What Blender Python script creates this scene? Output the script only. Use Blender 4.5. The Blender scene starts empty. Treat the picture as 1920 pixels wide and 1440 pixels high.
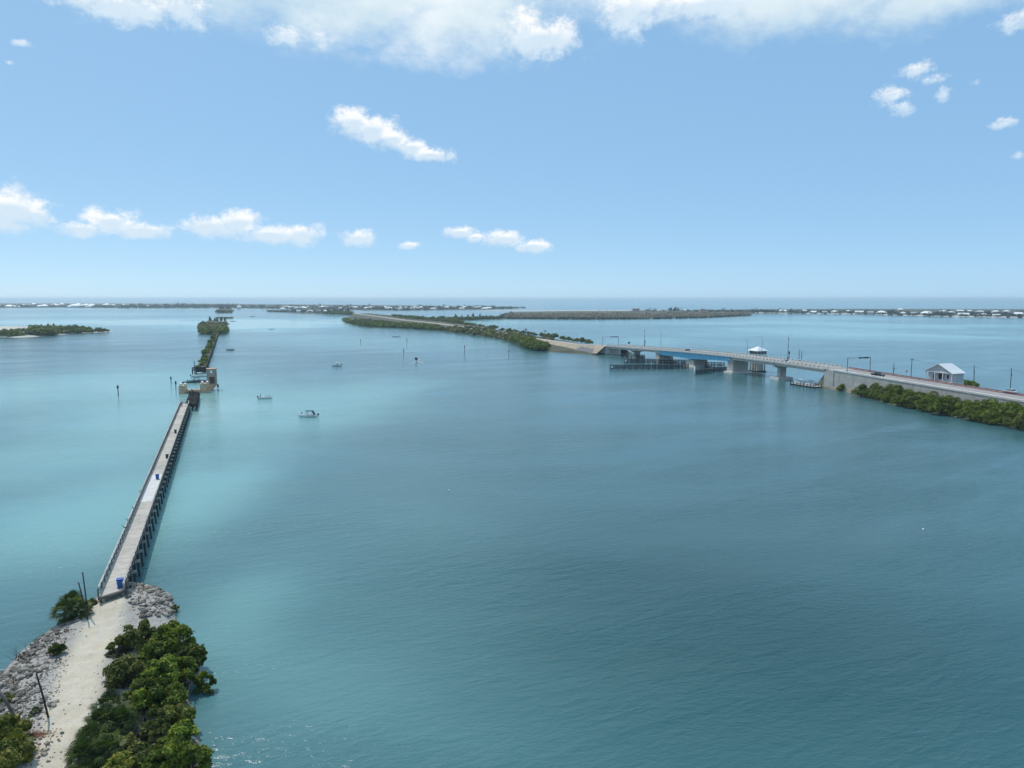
import bpy, math, random
import numpy as np
from mathutils import Vector

scn = bpy.context.scene
COL = scn.collection
PI = math.pi
R = math.radians
random.seed(7)

# ------------------------------------------------------------------ camera
F = 1333.0
CAM_H = 40.0
TH = math.atan(160 / F)
CT, ST = math.cos(TH), math.sin(TH)
cam_d = bpy.data.cameras.new('camera')
cam = bpy.data.objects.new('camera', cam_d)
COL.objects.link(cam)
cam.location = (0, 0, CAM_H)
cam.rotation_euler = (PI / 2 - TH, R(0.0), 0)
cam_d.sensor_width = 36
cam_d.lens = 36 * F / 1920
cam_d.clip_start = 0.5
cam_d.clip_end = 200000
scn.camera = cam


def at(px, py, z=0.0):
    """photo pixel -> world point on the level z"""
    a = (px - 960) / F
    b = (720 - py) / F
    d = Vector((a, CT + b * ST, -ST + b * CT))
    t = (z - CAM_H) / d.z
    return Vector((d.x * t, d.y * t, z))


# ------------------------------------------------------------------ sky, sun, exposure
SUN_AZ = R(-47)          # from +Y towards -X: in front, to the left
SUN_EL = R(59)
SKY_STRENGTH = 0.13
world = bpy.data.worlds.new('World')
scn.world = world
world.use_nodes = True
W = world.node_tree
W.nodes.clear()


def wn(t, **kw):
    n = W.nodes.new(t)
    for k, v in kw.items():
        setattr(n, k, v)
    return n


def wl(a, b):
    W.links.new(a, b)


def wmath(op, a, b=None, clamp=False):
    n = wn('ShaderNodeMath', operation=op, use_clamp=clamp)
    for i, v in enumerate((a, b)):
        if v is None:
            continue
        if isinstance(v, (int, float)):
            n.inputs[i].default_value = v
        else:
            wl(v, n.inputs[i])
    return n.outputs[0]


sky = wn('ShaderNodeTexSky', sky_type='NISHITA', sun_disc=False)
sky.sun_elevation = SUN_EL
sky.sun_rotation = SUN_AZ
sky.altitude = 40
sky.air_density = 0.4
sky.dust_density = 0.45
sky.ozone_density = 1.0
tc = wn('ShaderNodeTexCoord')
sep = wn('ShaderNodeSeparateXYZ')
wl(tc.outputs['Generated'], sep.inputs[0])
az = wmath('ARCTAN2', sep.outputs[0], sep.outputs[1])
el = wmath('ARCSINE', sep.outputs[2])
ae = wn('ShaderNodeCombineXYZ')
wl(az, ae.inputs[0]); wl(el, ae.inputs[1])


def px_ae(px, py):
    a = (px - 960) / F
    b = (720 - py) / F
    d = Vector((a, CT + b * ST, -ST + b * CT)).normalized()
    return math.atan2(d.x, d.y), math.asin(d.z)


def wnoise(vec, scale, detail, rough, off=(0, 0, 0), sq=(1, 1, 1)):
    m = wn('ShaderNodeMapping')
    m.inputs['Location'].default_value = off
    m.inputs['Scale'].default_value = sq
    wl(vec, m.inputs[0])
    n = wn('ShaderNodeTexNoise')
    n.inputs['Scale'].default_value = scale
    n.inputs['Detail'].default_value = detail
    n.inputs['Roughness'].default_value = rough
    wl(m.outputs[0], n.inputs['Vector'])
    return n.outputs[0]


def cloud_mask(ells, lift=0.0):
    cur = None
    for (a, e, ra, re, w) in ells:
        s = wn('ShaderNodeVectorMath', operation='SUBTRACT')
        wl(ae.outputs[0], s.inputs[0]); s.inputs[1].default_value = (a, e + lift * re, 0)
        m = wn('ShaderNodeVectorMath', operation='MULTIPLY')
        wl(s.outputs[0], m.inputs[0]); m.inputs[1].default_value = (1 / ra, 1 / re, 0)
        l = wn('ShaderNodeVectorMath', operation='LENGTH')
        wl(m.outputs[0], l.inputs[0])
        v = wmath('SUBTRACT', w, l.outputs['Value'])
        cur = v if cur is None else wmath('MAXIMUM', cur, v)
    return cur


def E_(px, py, rx, ry, w=1.0):
    a, e = px_ae(px, py)
    return (a, e, rx / F * 1.05, ry / F * 1.05, w)


puffs = [E_(664, 230, 44, 30, 1.1), E_(700, 244, 48, 30, 1.1), E_(738, 262, 44, 24, 1.05), E_(772, 278, 46, 20, 1.0), E_(808, 291, 44, 16, 1.0), E_(846, 292, 26, 18, .8),
         E_(22, 392, 62, 42), E_(70, 405, 36, 32, .8), E_(205, 417, 56, 28), E_(160, 430, 48, 17), E_(270, 432, 58, 17),
         E_(392, 424, 50, 26), E_(450, 418, 54, 30), E_(505, 440, 70, 22), E_(568, 440, 42, 27),
         E_(672, 447, 44, 22, .95), E_(655, 440, 26, 12, .8), E_(762, 461, 28, 11, .9), E_(862, 436, 40, 15, 1.0), E_(890, 446, 26, 12, .9), E_(945, 448, 50, 20), E_(1000, 462, 44, 16, 1.0),
         E_(1672, 180, 42, 26, .72), E_(1690, 202, 34, 24, .7), E_(1715, 134, 44, 24, .72), E_(1752, 150, 42, 18, .62), E_(1770, 176, 22, 32, .6), E_(1830, 155, 26, 16, .5), E_(1886, 230, 34, 18, .65), E_(1908, 293, 20, 13, .6),
         E_(1015, 72, 92, 42, 1.0), E_(985, 50, 46, 40, .9), E_(532, 68, 50, 22, .85), E_(230, 14, 130, 40, .85), E_(345, 22, 70, 44, .7),
         E_(1180, 22, 90, 60, .8), E_(1330, 8, 150, 30, .9), E_(1895, 45, 44, 28, .7), E_(605, 75, 36, 30, .7),
         E_(38, 80, 22, 10, .6), E_(18, 118, 12, 9, .6)]
rs = random.Random(3)
for k in range(18):        # the same kind of fair-weather puffs all round the horizon, outside the frame
    a = R(48) + (k + rs.random() * .7) / 18 * R(264)
    e = R(rs.choice((4.5, 5.5, 7, 9, 14, 17)))
    ra = rs.uniform(.03, .07)
    puffs.append((a if a < PI else a - 2 * PI, e, ra, ra * rs.uniform(.35, .55), .95))
veil = [E_(760, -5, 400, 84, 1.15), E_(830, 30, 250, 72, 1.1), E_(1540, -8, 260, 66, 1.05), E_(1740, -8, 220, 58, .95), E_(300, -45, 320, 72, 1.05),
        E_(1250, -34, 300, 64, 1.05), E_(900, -170, 1100, 150, 1.15)]
for k in range(9):
    a = R(60) + (k + rs.random() * .6) / 9 * R(240)
    veil.append((a if a < PI else a - 2 * PI, R(rs.uniform(28, 46)), rs.uniform(.3, .6), rs.uniform(.06, .12), 1.05))

nA = wnoise(ae.outputs[0], 34, 9, .70, sq=(1, 1.25, 1))
nB = wnoise(ae.outputs[0], 34, 9, .70, off=(.003, -.010, 0), sq=(1, 1.25, 1))
nC = wnoise(ae.outputs[0], 9, 7, .62, off=(3.1, 1.7, 0), sq=(1, 1.6, 1))
nD = wnoise(ae.outputs[0], 5, 5, .5, off=(7, 2, 0), sq=(1, 2, 1))


def smooth(v, lo, hi):
    n = wn('ShaderNodeMapRange', interpolation_type='SMOOTHSTEP')
    n.inputs['From Min'].default_value = lo
    n.inputs['From Max'].default_value = hi
    wl(v, n.inputs['Value'])
    return n.outputs['Result']


pm = wmath('MAXIMUM', cloud_mask(puffs), -1.0)
pd = wmath('ADD', pm, wmath('MULTIPLY', wmath('SUBTRACT', nA, .5), 2.0))
p_alpha = wmath('MULTIPLY', smooth(pd, .06, .72), .92)
vm = wmath('MAXIMUM', cloud_mask(veil), -1.0)
vd = wmath('ADD', vm, wmath('ADD', wmath('MULTIPLY', wmath('SUBTRACT', nC, .5), 1.7), wmath('MULTIPLY', wmath('SUBTRACT', nA, .5), .55)))
v_alpha = wmath('MULTIPLY', smooth(vd, -.05, .95), .9)
top_lit = smooth(wmath('SUBTRACT', cloud_mask(puffs, .5), pm), -.42, .12)      # sunlit tops, shaded flat bases
relief = smooth(wmath('SUBTRACT', nA, nB), -.13, .07)


def wmixc(fac, a, b):
    n = wn('ShaderNodeMix', data_type='RGBA')
    wl(fac, n.inputs['Factor']) if not isinstance(fac, float) else setattr(n.inputs['Factor'], 'default_value', fac)
    for s, v in ((6, a), (7, b)):
        if isinstance(v, tuple):
            n.inputs[s].default_value = v
        else:
            wl(v, n.inputs[s])
    return n.outputs[2]


CS = 1 / SKY_STRENGTH
veil_col = wmixc(smooth(nD, .35, .65), (.62 * CS, .77 * CS, .85 * CS, 1), (.92 * CS, .97 * CS, .98 * CS, 1))
puff_col = wmixc(wmath('MULTIPLY', top_lit, wmath('ADD', wmath('MULTIPLY', relief, .6), .4)), (.66 * CS, .79 * CS, .90 * CS, 1), (1.0 * CS, 1.0 * CS, 1.0 * CS, 1))
sky_tint = wn('ShaderNodeMix', data_type='RGBA', blend_type='MULTIPLY')
sky_tint.inputs['Factor'].default_value = 1
wl(sky.outputs[0], sky_tint.inputs[6]); sky_tint.inputs[7].default_value = (1.12, 1.05, .72, 1)
air = wmixc(.57, sky_tint.outputs[2], (.335 * CS, .665 * CS, 1.10 * CS, 1))     # thin even veil of bright air over the whole sky
c1 = wmixc(v_alpha, air, veil_col)
c2 = wmixc(p_alpha, c1, puff_col)
bg = wn('ShaderNodeBackground')
bg.inputs['Strength'].default_value = SKY_STRENGTH
wl(c2, bg.inputs['Color'])
world.cycles.sampling_method = 'MANUAL'
world.cycles.sample_map_resolution = 512
wo = wn('ShaderNodeOutputWorld')
wl(bg.outputs[0], wo.inputs['Surface'])

sun_d = bpy.data.lights.new('sun', 'SUN')
sun_d.energy = 2.7
sun_d.angle = R(0.53)
sun_d.color = (1.0, .955, .89)
sun = bpy.data.objects.new('sun', sun_d)
COL.objects.link(sun)
to_sun = Vector((math.sin(SUN_AZ) * math.cos(SUN_EL), math.cos(SUN_AZ) * math.cos(SUN_EL), math.sin(SUN_EL)))
sun.rotation_euler = to_sun.to_track_quat('Z', 'Y').to_euler()
sun.location = (0, 0, 200)

scn.view_settings.view_transform = 'Standard'
scn.view_settings.look = 'None'
scn.view_settings.exposure = 0.08
scn.view_settings.gamma = 1.0
scn.view_settings.use_curve_mapping = False
scn.cycles.volume_bounces = 1
scn.cycles.max_bounces = 8
scn.cycles.sample_clamp_direct = 3
scn.cycles.transparent_max_bounces = 8


# ------------------------------------------------------------------ materials
def new_mat(name):
    m = bpy.data.materials.new(name)
    m.use_nodes = True
    nt = m.node_tree
    b = nt.nodes['Principled BSDF']
    return m, nt, b


def N(nt, t, **kw):
    n = nt.nodes.new(t)
    for k, v in kw.items():
        setattr(n, k, v)
    return n


def mixc(nt, fac, a, b, blend='MIX'):
    n = N(nt, 'ShaderNodeMix', data_type='RGBA', blend_type=blend)
    for s, v in ((0, fac), (6, a), (7, b)):
        if isinstance(v, (float, int)):
            n.inputs[s].default_value = v
        elif isinstance(v, tuple):
            n.inputs[s].default_value = v if len(v) == 4 else (*v, 1)
        else:
            nt.links.new(v, n.inputs[s])
    return n.outputs[2]


def mth(nt, op, a, b=None, clamp=False):
    n = N(nt, 'ShaderNodeMath', operation=op, use_clamp=clamp)
    for i, v in enumerate((a, b)):
        if v is None:
            continue
        if isinstance(v, (float, int)):
            n.inputs[i].default_value = v
        else:
            nt.links.new(v, n.inputs[i])
    return n.outputs[0]


def ramp(nt, v, lo, hi, t0=0.0, t1=1.0):
    n = N(nt, 'ShaderNodeMapRange', interpolation_type='SMOOTHSTEP')
    n.inputs['From Min'].default_value = lo
    n.inputs['From Max'].default_value = hi
    n.inputs['To Min'].default_value = t0
    n.inputs['To Max'].default_value = t1
    nt.links.new(v, n.inputs['Value'])
    return n.outputs['Result']


def noise(nt, vec, scale, detail=4, rough=.55, dist=0.0):
    n = N(nt, 'ShaderNodeTexNoise')
    n.inputs['Scale'].default_value = scale
    n.inputs['Detail'].default_value = detail
    n.inputs['Roughness'].default_value = rough
    n.inputs['Distortion'].default_value = dist
    nt.links.new(vec, n.inputs['Vector'])
    return n.outputs[0]


def mapping(nt, vec, loc=(0, 0, 0), rot=(0, 0, 0), sc=(1, 1, 1)):
    n = N(nt, 'ShaderNodeMapping')
    n.inputs['Location'].default_value = loc
    n.inputs['Rotation'].default_value = rot
    n.inputs['Scale'].default_value = sc
    nt.links.new(vec, n.inputs[0])
    return n.outputs[0]


def rotscale(nt, vec, ang, sc):
    """turn the plane by ang, then stretch: crests run along the direction ang"""
    return mapping(nt, mapping(nt, vec, rot=(0, 0, -ang)), sc=sc)


def plain(name, c1, c2=None, scale=1.0, rough=.8, metal=0.0, bump=0.0, rnd=0.0, spec=None):
    """two-tone noisy material in world space, with a random tint per object"""
    m, nt, b = new_mat(name)
    c2 = c2 or tuple(x * .75 for x in c1)
    g = N(nt, 'ShaderNodeNewGeometry')
    n = noise(nt, g.outputs['Position'], scale, 6, .62)
    col = mixc(nt, ramp(nt, n, .32, .68), c1, c2)
    if rnd:
        oi = N(nt, 'ShaderNodeObjectInfo')
        f = mth(nt, 'ADD', mth(nt, 'MULTIPLY', oi.outputs['Random'], rnd), 1 - rnd / 2)
        mm = N(nt, 'ShaderNodeVectorMath', operation='SCALE')
        nt.links.new(col, mm.inputs[0]); nt.links.new(f, mm.inputs['Scale'])
        col = mm.outputs[0]
    nt.links.new(col, b.inputs['Base Color'])
    b.inputs['Roughness'].default_value = rough
    b.inputs['Metallic'].default_value = metal
    if spec is not None:
        b.inputs['Specular IOR Level'].default_value = spec
    if bump:
        bp = N(nt, 'ShaderNodeBump')
        bp.inputs['Strength'].default_value = .6
        bp.inputs['Distance'].default_value = bump
        nt.links.new(noise(nt, g.outputs['Position'], scale * 3.3, 5, .6), bp.inputs['Height'])
        nt.links.new(bp.outputs[0], b.inputs['Normal'])
    return m


def foliage(name, dark, mid, light, scale=.5, trans=.25, rnd=.55):
    m, nt, b = new_mat(name)
    g = N(nt, 'ShaderNodeNewGeometry')
    oi = N(nt, 'ShaderNodeObjectInfo')
    n = noise(nt, g.outputs['Position'], scale, 3, .5)
    f = mth(nt, 'ADD', mth(nt, 'MULTIPLY', g.outputs['Random Per Island'], .55), mth(nt, 'MULTIPLY', ramp(nt, n, .3, .7), .45))
    c = mixc(nt, ramp(nt, f, .05, .55), dark, mid)
    c = mixc(nt, ramp(nt, f, .5, .98), c, light)
    s = N(nt, 'ShaderNodeVectorMath', operation='SCALE')
    nt.links.new(c, s.inputs[0])
    nt.links.new(mth(nt, 'ADD', mth(nt, 'MULTIPLY', oi.outputs['Random'], rnd), 1 - rnd / 2), s.inputs['Scale'])
    c = s.outputs[0]
    nt.links.new(c, b.inputs['Base Color'])
    b.inputs['Roughness'].default_value = .55
    b.inputs['Specular IOR Level'].default_value = .25
    tr = N(nt, 'ShaderNodeBsdfTranslucent')
    nt.links.new(mixc(nt, 1.0, c, (1.1, 1.25, .5), 'MULTIPLY'), tr.inputs['Color'])
    mx = N(nt, 'ShaderNodeMixShader')
    mx.inputs[0].default_value = trans
    nt.links.new(b.outputs[0], mx.inputs[1]); nt.links.new(tr.outputs[0], mx.inputs[2])
    nt.links.new(mx.outputs[0], nt.nodes['Material Output'].inputs['Surface'])
    return m


M = {}
M['mangrove'] = foliage('mangrove_leaves', (.030, .050, .007), (.115, .155, .014), (.29, .31, .034), trans=.42)
M['mangrove_bright'] = foliage('mangrove_young_leaves', (.034, .062, .007), (.13, .18, .014), (.29, .31, .028))
M['olive'] = foliage('olive_leaves', (.042, .056, .012), (.13, .145, .027), (.26, .25, .06))
M['yellow'] = foliage('yellowing_leaves', (.045, .070, .010), (.15, .17, .020), (.30, .25, .035))
M['palm'] = foliage('palm_fronds', (.018, .036, .008), (.055, .088, .016), (.15, .17, .045), trans=.25)
M['pine'] = foliage('pine_needles', (.008, .022, .012), (.018, .040, .018), (.035, .062, .025), trans=.1)
M['far'] = foliage('far_woodland', (.012, .026, .014), (.026, .044, .022), (.055, .070, .032), scale=.01, trans=.1)
M['greyscrub'] = foliage('dead_mangrove_scrub', (.15, .115, .08), (.34, .265, .19), (.48, .39, .29), scale=.02, trans=.1)
M['scrub'] = foliage('coastal_scrub', (.065, .075, .022), (.17, .165, .048), (.28, .255, .085), scale=.05, trans=.2)
M['bark'] = plain('bark', (.10, .08, .06), (.05, .04, .03), 3, .9)
M['deadwood'] = plain('dead_wood', (.26, .235, .21), (.15, .13, .12), 3, .9)
M['timber'] = plain('weathered_timber', (.17, .155, .135), (.09, .08, .07), 1.5, .9, rnd=.4)
M['timber_pale'] = plain('bleached_timber', (.46, .43, .39), (.30, .28, .25), 1.2, .85, rnd=.3)
M['fender'] = plain('dark_teal_timber', (.030, .045, .055), (.016, .024, .030), 1.2, .85, rnd=.5)
M['timber_dark'] = plain('creosoted_timber', (.045, .040, .036), (.022, .020, .018), 1.2, .85, rnd=.4)
M['deck'] = plain('pier_decking', (.53, .48, .41), (.40, .365, .31), .9, .9, rnd=.30)
M['deck_new'] = plain('fresh_concrete_decking', (.70, .68, .64), (.60, .58, .55), .9, .85, rnd=.08)
def streaked(name, c1, c2, c3):
    m, nt, b = new_mat(name)
    g = N(nt, 'ShaderNodeNewGeometry')
    n = noise(nt, g.outputs['Position'], .35, 6, .62)
    col = mixc(nt, ramp(nt, n, .32, .68), c1, c2)
    st = noise(nt, mapping(nt, g.outputs['Position'], sc=(1.1, 1.1, .09)), 1.0, 5, .6)
    col = mixc(nt, ramp(nt, st, .52, .78, 0, .75), col, c3)
    nt.links.new(col, b.inputs['Base Color'])
    b.inputs['Roughness'].default_value = .88
    return m


M['concrete'] = streaked('bridge_concrete', (.55, .505, .44), (.43, .395, .35), (.23, .21, .18))
M['concrete_plain'] = plain('bridge_concrete_plain', (.58, .54, .48), (.46, .43, .385), .35, .85, bump=.02)
M['concrete_pale'] = plain('pale_concrete', (.76, .71, .64), (.64, .60, .54), .4, .85, rnd=.1)
M['concrete_old'] = plain('old_tan_concrete', (.74, .45, .26), (.46, .29, .18), .7, .9, bump=.05, rnd=.15)
M['tower'] = plain('weathered_tower_stucco', (.44, .35, .29), (.30, .24, .20), .8, .9)
M['asphalt'] = plain('worn_concrete_road', (.36, .33, .31), (.29, .27, .255), .3, .9)
M['brickpath'] = plain('red_path_paving', (.30, .155, .13), (.22, .125, .11), .5, .9)
M['blue_steel'] = plain('blue_painted_steel', (.13, .43, .60), (.09, .34, .50), .5, .5, rnd=.15)
M['galv'] = plain('galvanised_steel', (.30, .31, .32), (.2, .21, .22), 2, .5, metal=.6)
M['darksteel'] = plain('dark_steel', (.03, .032, .035), (.02, .02, .022), 2, .5, metal=.3)
M['white'] = plain('white_paint', (.80, .80, .78), (.70, .70, .68), .6, .5)
M['gelcoat'] = plain('white_gelcoat', (.80, .80, .78), (.74, .74, .72), .5, .25)
M['greyhull'] = plain('grey_gelcoat', (.20, .22, .25), (.16, .17, .19), .5, .3)
M['bluehull'] = plain('pale_blue_gelcoat', (.30, .42, .50), (.25, .36, .44), .5, .3)
M['black'] = plain('black_plastic', (.015, .015, .017), (.01, .01, .011), 3, .4)
M['navy'] = plain('navy_canvas', (.012, .022, .045), (.01, .017, .035), 3, .8)
M['bluebin'] = plain('blue_plastic', (.012, .11, .42), (.01, .085, .34), 3, .45)
M['greenbin'] = plain('dark_green_plastic', (.025, .045, .035), (.02, .033, .026), 3, .5)
M['grey_wall'] = plain('grey_lap_siding', (.50, .51, .54), (.44, .45, .475), .5, .8)
M['roof_metal'] = plain('white_metal_roof', (.78, .79, .78), (.70, .71, .70), .3, .45)
M['glass'] = plain('dark_glass', (.02, .028, .035), (.015, .02, .026), 1, .08)
M['tyre'] = plain('tyre_rubber', (.02, .02, .02), (.013, .013, .013), 3, .85)
M['rim'] = plain('wheel_rim', (.45, .45, .46), (.3, .3, .3), 3, .3, metal=.8)
M['carwhite'] = plain('white_car_paint', (.78, .78, .78), (.74, .74, .74), 1, .2)
M['carblack'] = plain('black_car_paint', (.012, .013, .015), (.010, .010, .012), 1, .15)
M['cardark'] = plain('dark_red_car_paint', (.09, .02, .018), (.07, .015, .014), 1, .2)
M['headlight'] = plain('headlight_lens', (.75, .76, .78), (.65, .66, .68), 3, .15)
M['taillight'] = plain('tail_light_lens', (.35, .01, .01), (.3, .01, .01), 3, .2)
M['rock'] = plain('pale_limestone', (.41, .365, .30), (.18, .155, .125), 1.6, .9, bump=.06, rnd=.85)
M['rock_dark'] = plain('wet_limestone', (.17, .145, .11), (.09, .08, .065), 1.8, .8, bump=.06, rnd=.5)
M['revet'] = plain('grey_block_mat', (.20, .185, .185), (.15, .14, .14), .6, .95)
M['pinkwall'] = plain('pink_stucco', (.55, .38, .32), (.47, .33, .28), .3, .85)
M['creamwall'] = plain('cream_stucco', (.62, .56, .45), (.52, .47, .39), .3, .85)
M['whitewall'] = plain('white_stucco', (.72, .71, .68), (.62, .61, .58), .3, .85)
M['roof_white'] = plain('far_white_roof', (.86, .86, .84), (.76, .76, .75), .1, .5, rnd=.15)
M['roof_grey'] = plain('far_grey_roof', (.40, .42, .44), (.33, .34, .36), .1, .6, rnd=.2)
M['foam'] = plain('foam', (.85, .88, .88), (.75, .8, .8), 2, .7)
M['signyellow'] = plain('warning_sign_orange', (.62, .22, .03), (.5, .17, .03), 2, .6)
M['pinestraw'] = plain('dry_red_fronds', (.22, .085, .045), (.13, .06, .035), 2, .9)

# water: colour follows the depth of the bay, waves by bump
SHOALS = [  # px, py, rx, ry (photo pixels), strength: shallow sandy water
    (30, 880, 300, 150, 1.0), (60, 750, 360, 60, 1.0), (120, 1010, 240, 130, .8), (230, 700, 260, 40, .45), (450, 860, 230, 150, .46), (380, 760, 220, 50, .38),
    (60, 604, 340, 7, 1.4), (330, 606, 230, 7, 1.4), (480, 606, 120, 9, 1.2), (160, 590, 300, 5, .9), (560, 612, 190, 12, .9), (300, 579, 380, 2.2, 1.0), (470, 617, 90, 6, 1.0),
    (760, 604, 200, 10, 1.1), (860, 650, 260, 22, .45), (1010, 606, 260, 6, .6), (1560, 626, 300, 12, 1.3), (1780, 612, 260, 5, 1.1), (1480, 606, 220, 5, .9), (1300, 604, 240, 6, .5), (1560, 597, 300, 3.5, .8), (1250, 640, 160, 10, .7), (1850, 633, 160, 6, .8),
    (560, 640, 260, 16, .55), (640, 760, 240, 60, .40), (560, 1330, 380, 180, .46), (420, 1160, 160, 120, .5), (680, 1040, 320, 150, .22), (330, 990, 130, 130, .40), (900, 1400, 260, 90, .2), (1300, 571, 900, 4, .35)]
DEEPS = [(1600, 1300, 900, 270, .62), (1450, 1020, 760, 170, .34), (1150, 1150, 460, 200, .18), (1600, 880, 600, 70, .22), (720, 668, 260, 14, .5), (200, 655, 320, 16, .9), (120, 585, 420, 4, .4)]


def water_material():
    m, nt, b = new_mat('bay_water')
    g = N(nt, 'ShaderNodeNewGeometry')
    pos = g.outputs['Position']
    # wander the outlines of the shoals
    sp = N(nt, 'ShaderNodeSeparateXYZ'); nt.links.new(pos, sp.inputs[0])
    dist = mth(nt, 'SQRT', mth(nt, 'ADD', mth(nt, 'MULTIPLY', sp.outputs[0], sp.outputs[0]), mth(nt, 'MULTIPLY', sp.outputs[1], sp.outputs[1])))

    def blobs(lst):
        cur = None
        for i, (px, py, rx, ry, w) in enumerate(lst):
            c = at(px, py)
            x0, x1 = at(px - rx, py).x, at(px + rx, py).x
            y0, y1 = at(px, py + ry).y, at(px, max(py - ry, 566)).y
            c = Vector(((x0 + x1) / 2, (y0 + y1) / 2, 0))
            s = N(nt, 'ShaderNodeVectorMath', operation='SUBTRACT')
            nt.links.new(warped, s.inputs[0]); s.inputs[1].default_value = c
            k = N(nt, 'ShaderNodeVectorMath', operation='MULTIPLY')
            nt.links.new(s.outputs[0], k.inputs[0]); k.inputs[1].default_value = (2 / (x1 - x0), 2 / (y1 - y0), 0)
            d = N(nt, 'ShaderNodeVectorMath', operation='DOT_PRODUCT')
            nt.links.new(k.outputs[0], d.inputs[0]); nt.links.new(k.outputs[0], d.inputs[1])
            e = mth(nt, 'MULTIPLY', mth(nt, 'POWER', 2.718, mth(nt, 'MULTIPLY', d.outputs['Value'], -1.3)), w)
            cur = e if cur is None else mth(nt, 'ADD', cur, e)
        return cur

    wt = N(nt, 'ShaderNodeTexNoise')
    wt.inputs['Scale'].default_value = .011
    wt.inputs['Detail'].default_value = 5
    nt.links.new(mapping(nt, pos, sc=(1, .6, 1)), wt.inputs['Vector'])
    sv = N(nt, 'ShaderNodeVectorMath', operation='SUBTRACT')
    nt.links.new(wt.outputs['Color'], sv.inputs[0]); sv.inputs[1].default_value = (.5, .5, .5)
    sc = N(nt, 'ShaderNodeVectorMath', operation='SCALE')
    nt.links.new(sv.outputs[0], sc.inputs[0])
    nt.links.new(mth(nt, 'MULTIPLY', dist, .30), sc.inputs['Scale'])
    ad = N(nt, 'ShaderNodeVectorMath', operation='ADD')
    nt.links.new(pos, ad.inputs[0]); nt.links.new(sc.outputs[0], ad.inputs[1])
    warped = ad.outputs[0]
    sh = blobs(SHOALS)
    dp = blobs(DEEPS)
    g1 = noise(nt, rotscale(nt, pos, R(12), (.35, 1, 1)), .010, 6, .6)
    g2 = noise(nt, rotscale(nt, pos, R(-6), (.3, 1, 1)), .055, 5, .62)      # weed beds and current lines
    grass = mth(nt, 'ADD', mth(nt, 'MULTIPLY', g1, .62), mth(nt, 'MULTIPLY', g2, .38))
    f = mth(nt, 'ADD', mth(nt, 'SUBTRACT', sh, mth(nt, 'MULTIPLY', dp, .5)), mth(nt, 'SUBTRACT', mth(nt, 'MULTIPLY', mth(nt, 'SUBTRACT', grass, .5), .85), .08))
    col = mixc(nt, ramp(nt, f, -.72, .10), WATER_DEEP, WATER_MID)
    col = mixc(nt, ramp(nt, f, -.05, 1.05), col, WATER_SHALLOW)
    col = mixc(nt, ramp(nt, f, .95, 1.7), col, WATER_SAND)
    nt.links.new(col, b.inputs['Base Color'])
    b.inputs['IOR'].default_value = 1.333
    b.inputs['Roughness'].default_value = .15
    # waves
    gust = noise(nt, rotscale(nt, pos, R(20), (.4, 1, 1)), .03, 4, .55)
    slick = noise(nt, rotscale(nt, pos, R(35), (.12, 1, 1)), .035, 4, .55, .6)
    gst = mth(nt, 'MULTIPLY', ramp(nt, gust, .36, .66, .40, 1.0), ramp(nt, slick, .36, .46, .45, 1.0))
    swell = ramp(nt, noise(nt, rotscale(nt, pos, R(30), (.6, 1, 1)), .045, 3, .5),   .38, .64, .42, 1.0)
    w1 = noise(nt, rotscale(nt, pos, R(24), (.30, 1, 1)), .60, 3, .55, .5)
    w2 = noise(nt, rotscale(nt, pos, R(8), (.42, 1, 1)), 1.5, 4, .6, .5)
    w3 = noise(nt, rotscale(nt, pos, R(-20), (.5, 1, 1)), 3.4, 3, .6)
    h = mth(nt, 'ADD', mth(nt, 'MULTIPLY', mth(nt, 'MULTIPLY', w1, swell), .55), mth(nt, 'ADD', mth(nt, 'MULTIPLY', w2, .26), mth(nt, 'MULTIPLY', w3, .06)))
    bp = N(nt, 'ShaderNodeBump')
    bp.inputs['Distance'].default_value = .64
    nt.links.new(gst, bp.inputs['Strength'])
    nt.links.new(h, bp.inputs['Height'])
    nt.links.new(bp.outputs[0], b.inputs['Normal'])
    return m


WATER_DEEP = (.003, .054, .062)
WATER_MID = (.060, .156, .164)
WATER_SHALLOW = (.182, .378, .360)
WATER_SAND = (.38, .52, .48)
M['water'] = water_material()


def shore_material():
    m, nt, b = new_mat('shell_sand')
    g = N(nt, 'ShaderNodeNewGeometry')
    pos = g.outputs['Position']
    at_ = N(nt, 'ShaderNodeAttribute', attribute_name='wear')
    n1 = noise(nt, pos, .6, 6, .65)
    n2 = noise(nt, pos, 4.5, 4, .6)
    base = mixc(nt, ramp(nt, n2, .36, .66), (.42, .395, .355), (.27, .25, .225))
    base = mixc(nt, ramp(nt, n1, .45, .75), base, (.20, .17, .135))
    pale = mixc(nt, ramp(nt, n1, .3, .7), (.60, .535, .42), (.53, .45, .325))
    w = mth(nt, 'ADD', at_.outputs['Fac'], mth(nt, 'MULTIPLY', mth(nt, 'SUBTRACT', n1, .5), .7))
    col = mixc(nt, ramp(nt, w, .3, 1.0), base, pale)
    col = mixc(nt, ramp(nt, noise(nt, pos, 5.0, 5, .75), .54, .68), col, (.30, .275, .24))
    col = mixc(nt, ramp(nt, noise(nt, pos, 1.3, 5, .7), .46, .72, 0, .45), col, (.44, .42, .38))
    sp = N(nt, 'ShaderNodeSeparateXYZ'); nt.links.new(pos, sp.inputs[0])
    col = mixc(nt, ramp(nt, sp.outputs[2], .0, .35), (.14, .12, .09), col)
    nt.links.new(col, b.inputs['Base Color'])
    b.inputs['Roughness'].default_value = .95
    bp = N(nt, 'ShaderNodeBump')
    bp.inputs['Strength'].default_value = .7
    bp.inputs['Distance'].default_value = .10
    nt.links.new(noise(nt, pos, 3.0, 6, .65), bp.inputs['Height'])
    nt.links.new(bp.outputs[0], b.inputs['Normal'])
    return m


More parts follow.
